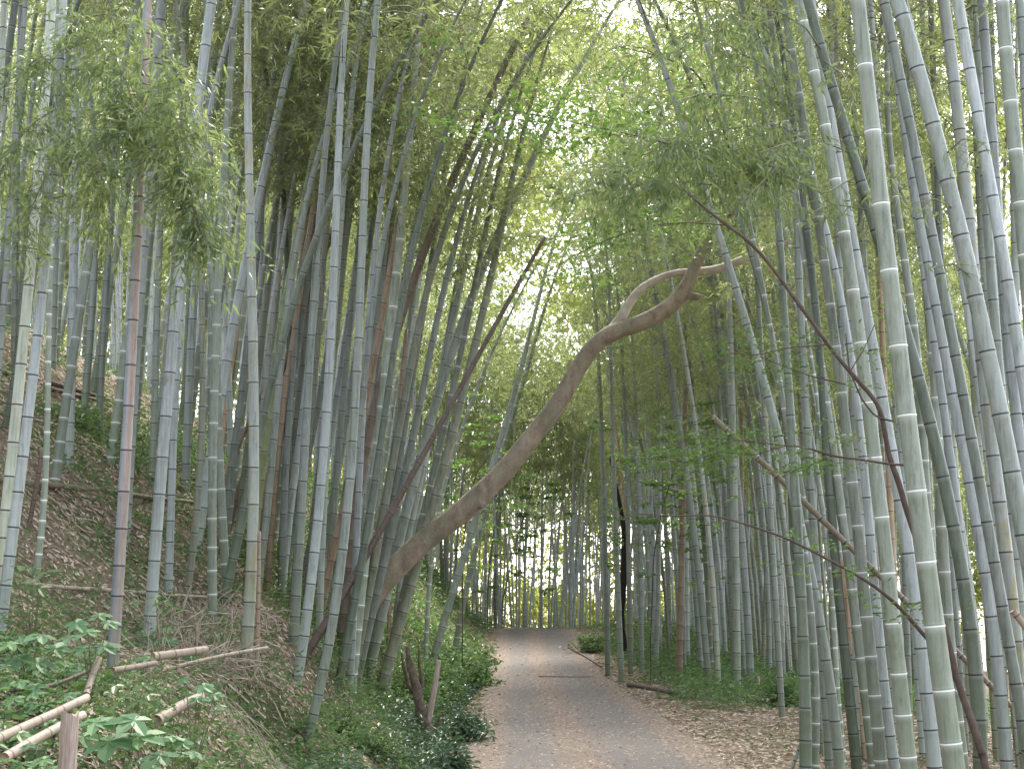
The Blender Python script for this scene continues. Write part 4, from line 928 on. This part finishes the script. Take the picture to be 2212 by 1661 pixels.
log("pale cut cane end poking in at the right edge", [(2188, 1318), (2212, 1350), (2250, 1400)], 'log', 9.5, 16, group=None)
log("pale bluish stick leaning at the bottom beside the dark olive bamboo", [(1729, 1610), (1720, 1635), (1708, 1668)], 'b', 12.2, 8, group=None, name="leaning_stick", cat="stick")
log("weathered log lying in the weeds at the road's right edge", [(1358, 1478), (1395, 1484), (1430, 1491), (1470, 1497)], 'logd', None, 11, group=None, name="fallen_log", cat="log")
log("dark stick lying across the road at the crack", [(1163, 1461), (1200, 1461), (1250, 1462), (1292, 1461)], 'logd', None, 4, group=None, name="fallen_stick", cat="stick")
log("tan stick on the verge left of the culms past the weathered log", [(1228, 1398), (1265, 1418), (1300, 1440)], 'logd', None, 4, group=None, name="fallen_stick", cat="stick")

def cut_stump():
    Y = 6.7; rng = np.random.default_rng(5)
    top = at(150, 1556, Y); x, y = top[0], top[1]; g = tz(x, y) - .25
    r = 19 * Y / F
    n = 14; zz = np.concatenate([np.linspace(g, top[2] - .06, 9), [top[2] - .03, top[2]]])
    mb = MB(); sides = 16; ang = np.arange(sides) / sides * 2 * math.pi
    jag = .035 * np.sign(np.sin(ang * 1.5 + .4)) + .02 * np.sin(ang * 3 + 1) + rng.normal(size=sides) * .006
    rings = []
    for j, z in enumerate(zz):
        rr = r * (1 + .04 * (abs(z - top[2] + .28) < .03)) * (1 + .02 * np.sin(ang * 5))
        t = j / (len(zz) - 1); zz_ = z + (jag if j >= len(zz) - 2 else jag * .3 * (j == len(zz) - 3))
        rings.append(np.stack([x + rr * np.cos(ang) - .012 * (1 - t) * 0, y + rr * np.sin(ang), np.broadcast_to(zz_, (sides,))], -1))
    inner = [np.stack([x + r * .74 * np.cos(ang), y + r * .74 * np.sin(ang), top[2] + jag - .004], -1), np.stack([x + r * .70 * np.cos(ang), y + r * .7 * np.sin(ang), np.full(sides, top[2] - .16)], -1),
             np.stack([x + r * .02 * np.cos(ang), y + r * .02 * np.sin(ang), np.full(sides, top[2] - .16)], -1)]
    def rs(R_):
        v = np.concatenate(R_); i = np.arange(len(R_) - 1)[:, None] * sides; k = np.arange(sides)[None]; k2 = (k + 1) % sides
        return v, np.stack([i + k, i + k2, i + sides + k2, i + sides + k], -1).reshape(-1, 4)
    v, f = rs(rings); mb.add(v, f)
    root = thing("bamboo_stump", (x, y, g), "split cane stump cut off short in the bottom left corner", "stump")
    link("stem", mb.mesh("stem", MB_stump, (x, y, g)), root)
    m2 = MB(); v, f = rs([rings[-1]] + inner); m2.add(v, f)
    link("cut_end", m2.mesh("cut_end", MB_cut, (x, y, g)), root)
cut_stump()
o = trunk_thing("broken_cane_post", "greyish pink broken cane standing in the ditch left of the road", "cane post", [(924, 1560, 12), (929, 1543, 12), (938, 1490, 12), (948, 1425, 11)], 17.5, MB_stump, 10, .03)
o = trunk_thing("broken_cane_post", "small stub of cane in the weeds at the right verge", "cane post", [(1643, 1505, 6), (1640, 1480, 6), (1637, 1460, 6)], 24, MB_stump, 8, .03)
def root_mass():
    mb = MB(); Y = 17.5
    for i, q in enumerate([[(925, 1575, 26), (912, 1540, 24), (902, 1500, 20), (893, 1460, 18), (884, 1420, 14), (880, 1395, 8)], [(925, 1560, 14), (906, 1515, 12), (912, 1470, 9), (905, 1430, 6), (906, 1400, 5)],
                           [(900, 1500, 12), (882, 1480, 9), (872, 1440, 7), (868, 1410, 4)], [(918, 1560, 14), (935, 1575, 10), (960, 1540, 6)], [(905, 1530, 10), (885, 1560, 8), (870, 1570, 5)]]):
        rope(mb, q, Y + .1 * i, 10, n=30, seed=60 + i, wobamt=.22)
    c = at(910, 1560, Y); o = link("rotten_stump", mb.mesh("rotten_stump", MB_root, c)); o.location = [float(a) for a in c]
    tag(o, "orange-brown rotten stump with splintered roots on the bank above the ditch", "stump")
root_mass()

# ---------------------------------------------------------------- litter, weeds, twigs
def scatter_pts(n, rng, y0=5.5, y1=50, x0=None, x1=None):
    y = np.exp(rng.uniform(math.log(y0), math.log(y1), n))
    lo = -.39 * y if x0 is None else np.full(n, x0); hi = .39 * y if x1 is None else np.full(n, x1)
    lo = np.maximum(lo, -18); hi = np.minimum(hi, 12); x = rng.uniform(lo, hi); return x, y
def litter():
    rng = np.random.default_rng(21); mb = MB()
    x, y = scatter_pts(190000, rng)
    onroad = (x > -.5) & (x < 2.15)
    drift = .10 + .35 * np.exp(-((x - .72) / .3) ** 2) * (vnoise(x, y, .6) > -.1) + .5 * np.exp(-((x + .55) / .3) ** 2) + .6 * np.exp(-((x - 2.3) / .45) ** 2)
    keep = ~onroad | (rng.random(len(x)) < drift * 1.2 + .2)
    weedy = (x < -1.4) & (vnoise(x, y, 1.7) > .1); keep &= ~(weedy & (rng.random(len(x)) < .5))
    x, y = x[keep], y[keep]; n = len(x)
    z = terrain(x, y) + .018 + rng.uniform(0, .02, n) * (x < -1)
    gx = (terrain(x + .1, y) - terrain(x - .1, y)) / .2; gy = (terrain(x, y + .1) - terrain(x, y - .1)) / .2
    az = rng.uniform(0, 6.28, n); D = np.stack([np.cos(az), np.sin(az), gx * np.cos(az) + gy * np.sin(az) + rng.normal(size=n) * .12], -1); D = nrm(D)
    on = (x > -.5) & (x < 2.15); L = rng.uniform(.035, .095, n) * np.clip(.6 + y / 30, .7, 1.8) * np.where(on, .6, 1) * np.where(x < -2, 1.25, 1)
    P = np.stack([x, y, z], -1)
    up = nrm(np.stack([-gx, -gy, np.ones(n)], -1) + rng.normal(size=(n, 3)) * .35)
    side = nrm(np.cross(D, up)); W_ = (L * rng.uniform(.14, .32, n))[:, None]; L = L[:, None]
    v = np.stack([P, P + D * .4 * L + side * W_ / 2, P + D * L, P + D * .4 * L - side * W_ / 2], 1).reshape(-1, 3)
    mb.add(v, np.arange(n * 4).reshape(-1, 4), None, np.repeat(np.where(on, .35 + .65 * rng.random(n), np.where(x < -2, .2 + .8 * rng.random(n), rng.random(n))), 4))
    tag(link("leaf_litter", mb.mesh("leaf_litter", ML['litter'], smooth=False)), "dry fallen bamboo leaves strewn over the slope, verge and road", "leaf litter", kind="stuff")
litter()
def tufts(name, label, n, rng, cond, size, mat, leafn=9, ratio=.5, height=.12, y0=5.5, y1=48, cat="undergrowth", x0=None, x1=None, grassy=False):
    mb = MB(); x, y = scatter_pts(n, rng, y0, y1, x0, x1); k = rng.random(n) < cond(x, y); x, y = x[k], y[k]; n = len(x)
    z = terrain(x, y)
    h0 = height * rng.uniform(.3, 1.5, n)
    C = np.stack([x, y, z + h0], -1)
    P = np.repeat(C, leafn, 0) + rng.normal(size=(n * leafn, 3)) * np.repeat((size[1] * .9 + height * .35) * np.ones(n), leafn)[:, None] * np.array([1, 1, .55])
    P[:, 2] = np.maximum(P[:, 2], terrain(P[:, 0], P[:, 1]) + .02)
    az = rng.uniform(0, 6.28, n * leafn); el = rng.normal(size=n * leafn) * .35 + (1.1 if grassy else .1)
    D = np.stack([np.cos(az) * np.cos(el), np.sin(az) * np.cos(el), np.sin(el)], -1)
    L = rng.uniform(size[0], size[1], n * leafn) * np.repeat(np.clip(.7 + y / 40, .8, 1.7), leafn)
    r = np.clip(np.repeat(rng.random(n), leafn) * .6 + rng.random(n * leafn) * .4, 0, 1)
    if grassy: leaves4(mb, P, D, L, L * ratio, rng, rnd=r)
    else: leaves6(mb, P, D, nrm(rng.normal(size=(n * leafn, 3)) * .45 + np.array([0, -.25, 1.])), L, L * ratio, r)
    return tag(link(name, mb.mesh(name, ML[mat], smooth=False)), label, cat, kind="stuff")
r_ = np.random.default_rng(31)
dd_ = lambda x: -1.15 - x
tufts("weeds", "low green weeds on the left slope and bank", 19000, r_, lambda x, y: (x < -1.5) * np.clip(.36 + 1.7 * vnoise(x, y, 1.3) + .25 * (y < 12), 0.05, .9), (.03, .075), 'weed', 9, .5, .09)
tufts("ferns_and_creepers", "creeping plants covering the steep face of the left bank", 4200, r_, lambda x, y: (dd_(x) > .0) * (dd_(x) < 1.6) * np.clip(.35 + 1.1 * vnoise(x, y, .6), .04, .9), (.035, .08), 'weed', 9, .42, .10, 9, 40, x0=-3.0, x1=-.9)
tufts("ferns_and_creepers", "leafy cover on the bank along the far stretch of road", 5200, r_, lambda x, y: (x < -.95) * np.clip(.62 + .7 * vnoise(x, y, 1.0), .1, 1), (.05, .11), 'weed', 10, .42, .18, 19, 56, x0=-6.5, x1=-.8)
tufts("ditch_plants", "dark glossy plants filling the ditch along the road", 2600, r_, lambda x, y: np.clip(1.1 - abs(x + 1.15) / .45, 0, 1) * (vnoise(x, y, 1.1) > -.35), (.04, .085), 'shrub', 12, .45, .18, 10, 42, x0=-1.8, x1=-.6)
tufts("verge_weeds", "low weeds at the feet of the bamboos on the right verge", 5200, r_, lambda x, y: ((x > 2.9 + .25 * np.sin(y)) & (y > 22)) * np.clip(.75 + .6 * vnoise(x, y, 1.2), .2, 1), (.05, .11), 'weed', 9, .3, .20, 20, 52, x0=2.5, x1=9)
tufts("verge_weeds", "sparse sprouts in the litter at the right roadside", 500, r_, lambda x, y: (x > 2.5) * .35, (.03, .06), 'weed', 6, .45, .06, 11, 26, x0=2.4, x1=6)
tufts("grass", "thin grass blades among the weeds of the left slope", 4200, r_, lambda x, y: (x < -2) * np.clip(.3 + vnoise(x, y + 5, 1.4), 0, .9), (.08, .18), 'weed', 8, .05, .03, 6, 24, cat="grass", grassy=True)

def twig_heap():
    rng = np.random.default_rng(41); mb = MB()
    for k in range(640):
        px = rng.normal(455, 85); py = rng.uniform(1310, 1470) + (px - 450) * .08
        if px > 590 or px < 300: continue
        Y = raycast(px, py, 8, 16) - rng.uniform(.05, .55)
        p = at(px, py, Y)
        az = rng.normal() * .9 + (0.4 if rng.random() < .55 else 2.2); el = rng.normal() * .6
        d = np.array([math.cos(az) * math.cos(el), math.sin(az) * math.cos(el) * .6, math.sin(el)])
        L = rng.uniform(.25, .9); q = np.linspace(-.5, .5, 7)[:, None]
        sag = rng.normal() * .12
        pts = p + d * L * q + np.array([0, 0, -.15 - abs(sag)]) * L * (q ** 2) * 2 + np.array([rng.normal(), rng.normal(), rng.normal()]) * .9 * L * q ** 3 + rng.normal(size=3) * .35 * L * q ** 2
        tube(mb, pts, np.linspace(.0045, .0015, 7) * rng.uniform(.6, 1.7), 4, cap=False)
    for k in range(160):      # drooping dry stems on the bank face
        px = rng.uniform(420, 680); p = at(px, rng.uniform(1420, 1540), 11.8 + rng.normal() * .3); p[2] = tz(p[0], p[1]) + rng.uniform(.02, .12)
        L = rng.uniform(.2, .6); q = np.linspace(0, 1, 7)[:, None]
        d = np.array([rng.normal() * .5 + .25, -.5, .15]); pts = p + d * L * q + np.array([0, 0, -1.0]) * L * q ** 2
        pts[:, 2] = np.maximum(pts[:, 2], terrain(pts[:, 0], pts[:, 1]) + .01)
        tube(mb, pts, np.linspace(.003, .0015, 7), 3, cap=False)
    tag(link("twig_heap", mb.mesh("twig_heap", MB_twig)), "tangle of dry tan twigs heaped over the bank edge", "twig heap", kind="stuff")
twig_heap()
def dead_sprig(label, px, py, Y, n, seed):
    rng = np.random.default_rng(seed); mb = MB(); b = at(px, py, Y); b[2] = tz(b[0], b[1])
    for k in range(n):
        h_ = rng.uniform(.25, .6); q = np.linspace(0, 1, 6)[:, None]; d = np.array([rng.normal() * .18, rng.normal() * .1, 1])
        tube(mb, b + d * h_ * q + rng.normal(size=3) * .03 * q * q, np.linspace(.006, .002, 6), 4, cap=False)
    o = link("dry_stalks", mb.mesh("dry_stalks", MB_twig, b)); o.location = [float(a) for a in b]; tag(o, label, "dry stalks")
dead_sprig("thin upright tan stalks left of the brightest white-ringed bamboo", 420, 1352, 12.5, 6, 1)
dead_sprig("thin upright tan stalks in front of the stout bamboo's foot", 352, 1362, 12.0, 4, 2)

# broad-leaved plants in the lower left foreground
def palmate(label, px, py, Y, leaves, seed, mat='palm', size=.14, lobes=5):
    rng = np.random.default_rng(seed); foot = at(px, py, Y); foot[2] = tz(foot[0], foot[1])
    root = thing("broadleaf_plant", foot, label, "plant", "broad-leaved plants in the lower left foreground")
    sm = MB(); lm = MB()
    for (lx, ly, s) in leaves:
        Yl = Y - rng.uniform(0, .3); tip = at(lx, ly, Yl)
        q = np.linspace(0, 1, 8)[:, None]
        mid = (foot + tip) / 2 + np.array([0, 0, .12]); pts = (1 - q) ** 2 * foot + 2 * q * (1 - q) * mid + q ** 2 * tip
        tube(sm, pts, np.linspace(.004, .002, 8), 4, cap=False)
        a0 = rng.uniform(0, 6.28); sz = size * s
        nl = lobes
        ang = a0 + np.linspace(-2.2, 2.2, nl)
        D = np.stack([np.cos(ang), np.sin(ang), -.05 - .12 * rng.random(nl)], -1); D = nrm(D)
        P = np.repeat(tip[None], nl, 0)
        LL = sz * (1 - .28 * np.abs(np.linspace(-1, 1, nl))) * rng.uniform(.9, 1.1, nl)
        nn = nrm(np.array([[rng.normal() * .15, -.35 + rng.normal() * .15, 1.]]).repeat(nl, 0))
        D = nrm(D - nn * (D * nn).sum(1, keepdims=True))
        leaves6(lm, P, D, nn, LL, LL * (.62 if nl > 3 else .5), np.full(nl, rng.random()), fold=.06, wide=.5)
    link("stems", sm.mesh("stems", MB_gtwig, foot), root)
    link("leaves", lm.mesh("leaves", ML[mat], foot, False), root)
palmate("plant with the largest star-shaped leaves, right beside the split cane stump", 250, 1640, 7.7, [(235, 1600, 1.7), (300, 1590, 1.4), (205, 1560, 1.3), (290, 1555, 1.5), (180, 1590, .9), (345, 1630, 1.2)], 1, size=.115)
palmate("bright yellow-green young plant below the split pink bamboo", 285, 1545, 8.3, [(290, 1452, .8), (278, 1470, .8), (250, 1480, 1.0), (310, 1480, .9), (270, 1505, 1.0), (300, 1515, 1.1), (322, 1500, .9), (255, 1520, .9)], 2, 'broad', .085, 3)
palmate("spreading green plant in front of the split pink bamboo's left side", 200, 1450, 8.8, [(215, 1330, 1.0), (190, 1365, 1.1), (235, 1345, .9), (165, 1345, 1.0), (150, 1375, .9), (225, 1395, 1.2), (180, 1400, 1.1)], 3, size=.095)
palmate("green plant with lobed leaves at the left edge above the canes", 60, 1470, 8.8, [(20, 1390, 1.2), (55, 1378, 1.3), (90, 1372, 1.2), (120, 1400, 1.1), (40, 1420, 1.1), (80, 1430, 1.1), (10, 1440, 1.0)], 4, size=.105)
palmate("light green leaves rising by the thin pale green bamboo's foot", 75, 1300, 10.2, [(45, 1222, 1.1), (70, 1226, 1.1), (95, 1236, 1.2), (55, 1262, 1.2), (85, 1270, 1.2), (30, 1250, .9)], 5, 'broad', .11, 3)
palmate("low lobed plant over the dark cane at the left", 90, 1560, 8.2, [(30, 1510, 1.1), (70, 1500, 1.0), (110, 1515, 1.1), (150, 1500, .9), (60, 1535, 1.0), (10, 1540, 1.0), (125, 1535, .9)], 6, size=.08)
palmate("lobed plant growing over the stout tan cane", 420, 1560, 9.0, [(440, 1480, 1.0), (465, 1500, .9), (425, 1510, .9), (470, 1525, .8), (400, 1465, .8)], 7, size=.085)
palmate("small dark-leaved plant right of the largest star-shaped leaves", 380, 1650, 8.2, [(370, 1590, 1.1), (395, 1605, 1.0), (345, 1600, .9), (420, 1625, .9), (380, 1625, 1.0)], 8, size=.08)
palmate("green plant in the bottom left corner below the pale canes", 30, 1680, 7.2, [(15, 1640, 1.0), (50, 1650, 1.0), (95, 1640, .9), (60, 1610, .7), (115, 1660, .8)], 9, size=.085)
palmate("plant with soft green leaves between the blue-topped bamboo and the dry stalks", 350, 1330, 11.6, [(335, 1290, 1.0), (355, 1300, 1.0), (372, 1310, 1.0), (345, 1318, 1.0), (300, 1300, .9), (280, 1305, .9)], 10, 'broad', .10, 3)
palmate("weedy plant low in front of the twig heap", 300, 1640, 8.4, [(300, 1640, .8), (270, 1655, .8), (330, 1660, .8), (350, 1645, .7)], 11, size=.08)

rg = np.random.default_rng(77)
for k in range(22):
    px, py = rg.uniform(-10, 470), rg.uniform(1380, 1660); 
    if 120 < px < 185 and py > 1540: continue
    Yk = raycast(px, py); py2 = py - 22 * 9 / Yk
    palmate("low green lobed-leaf plant among the canes and weeds at the lower left", px, py, Yk, [(px + rg.normal() * 26, py2 - rg.uniform(0, 30), rg.uniform(.6, 1.1)) for _ in range(6)], 800 + k, 'palm' if k % 3 else 'weed', .085)

def shrub(label, px, py, Y, r, n, seed, mat='shrub', L=(.05, .09), ratio=.42, grp=None):
    rng = np.random.default_rng(seed); c = at(px, py, Y); b = np.array([c[0], c[1], tz(c[0], c[1])])
    root = thing("shrub", b, label, "shrub", grp); lm, sm = MB(), MB()
    P = []; 
    for k in range(max(8, n // 28)):
        az = rng.uniform(0, 6.28); el = rng.uniform(.2, 1.4); d = np.array([math.cos(az) * math.cos(el), math.sin(az) * math.cos(el), math.sin(el)]) * rng.uniform(.5, 1) * np.array(r)
        q = np.linspace(0, 1, 5)[:, None]; tube(sm, b + d * q, np.linspace(.006, .002, 5), 4, cap=False)
        u = rng.uniform(.35, 1.05, 28)[:, None]; P.append(b + d * u + rng.normal(size=(28, 3)) * .07)
    P = np.concatenate(P); m_ = len(P); P[:, 2] = np.maximum(P[:, 2], terrain(P[:, 0], P[:, 1]) + .02)
    D = nrm(rng.normal(size=(m_, 3)) * np.array([1, 1, .4]))
    LL = rng.uniform(L[0], L[1], m_); leaves6(lm, P, D, nrm(rng.normal(size=(m_, 3)) * .4 + np.array([0, -.3, 1.])), LL, LL * ratio, rng.random(m_))
    link("stems", sm.mesh("stems", MB_dark, b), root); link("leaves", lm.mesh("leaves", ML[mat], b, False), root)
shrub("dark glossy shrub filling the ditch at the bottom left of the road", 985, 1600, 13.2, (.42, .5, .34), 900, 1)
shrub("dark glossy shrub in the ditch beside the greyish pink cane post", 1010, 1530, 17.0, (.40, .6, .40), 800, 2)
shrub("dark low shrub where the road's left edge meets the bottom of the photo", 925, 1640, 12.2, (.35, .4, .22), 600, 3)
shrub("green shrub hugging the road's left edge at mid distance", 1035, 1440, 30, (.55, 1.4, .7), 900, 4, 'weed', (.09, .15))
shrub("green shrub on the left roadside just before the crest", 1020, 1395, 38, (.9, 1.5, .9), 800, 5, 'weed', (.11, .18))
shrub("fresh green shrub behind the slim culms left of the road", 890, 1360, 21, (.7, .6, .9), 900, 6, 'broad', (.06, .11))
shrub("green bush on the bank between the big trunk's foot and the slim roadside culms", 945, 1400, 25, (.8, .9, .7), 1100, 21, 'weed', (.07, .12))
shrub("low bush on the far left roadside under the slanting culms", 985, 1385, 33, (1.0, 1.4, .8), 1100, 22, 'weed', (.09, .15))
shrub("ferny shrub on the bank left of the leaning trunk's foot", 730, 1500, 15, (.6, .4, .4), 700, 7, 'weed', (.05, .09), .3)
shrub("shrub with pale leaf tips below the culm feet on the bank", 800, 1560, 14.2, (.5, .4, .3), 600, 8, 'weed', (.04, .07))
shrub("bushy weeds at the feet of the bamboos just before the crest on the right", 1290, 1400, 43, (1.2, 1.2, .7), 800, 9, 'weed', (.1, .17))
shrub("orange-tinged green shrub at the left foot of the right-hand stand", 1690, 1470, 23, (.5, .5, .6), 700, 10, 'weed', (.07, .12), .3)

# ---------------------------------------------------------------- the air
def haze():
    x, y0, y1, z0, z1 = 60, -8, 128, -24, 42
    v = np.array([[a, b, c] for c in (z0, z1) for b in (y0, y1) for a in (-x, x)], float)
    mb = MB(); mb.add(v, [[0, 2, 3, 1], [4, 5, 7, 6], [0, 1, 5, 4], [2, 6, 7, 3], [0, 4, 6, 2], [1, 3, 7, 5]])
    m, n, l = new_mat("haze"); pv = N(n, "ShaderNodeVolumePrincipled"); pv.inputs['Color'].default_value = (.93, .96, .93, 1)
    pv.inputs['Density'].default_value = HAZE; pv.inputs['Anisotropy'].default_value = .35
    out = N(n, "ShaderNodeOutputMaterial"); l.new(pv.outputs[0], out.inputs['Volume'])
    o = link("haze", mb.mesh("haze", m, smooth=False)); tag(o, "thin bright summer haze in the air of the grove", "haze", kind="stuff")
HAZE = 0
if HAZE: haze()
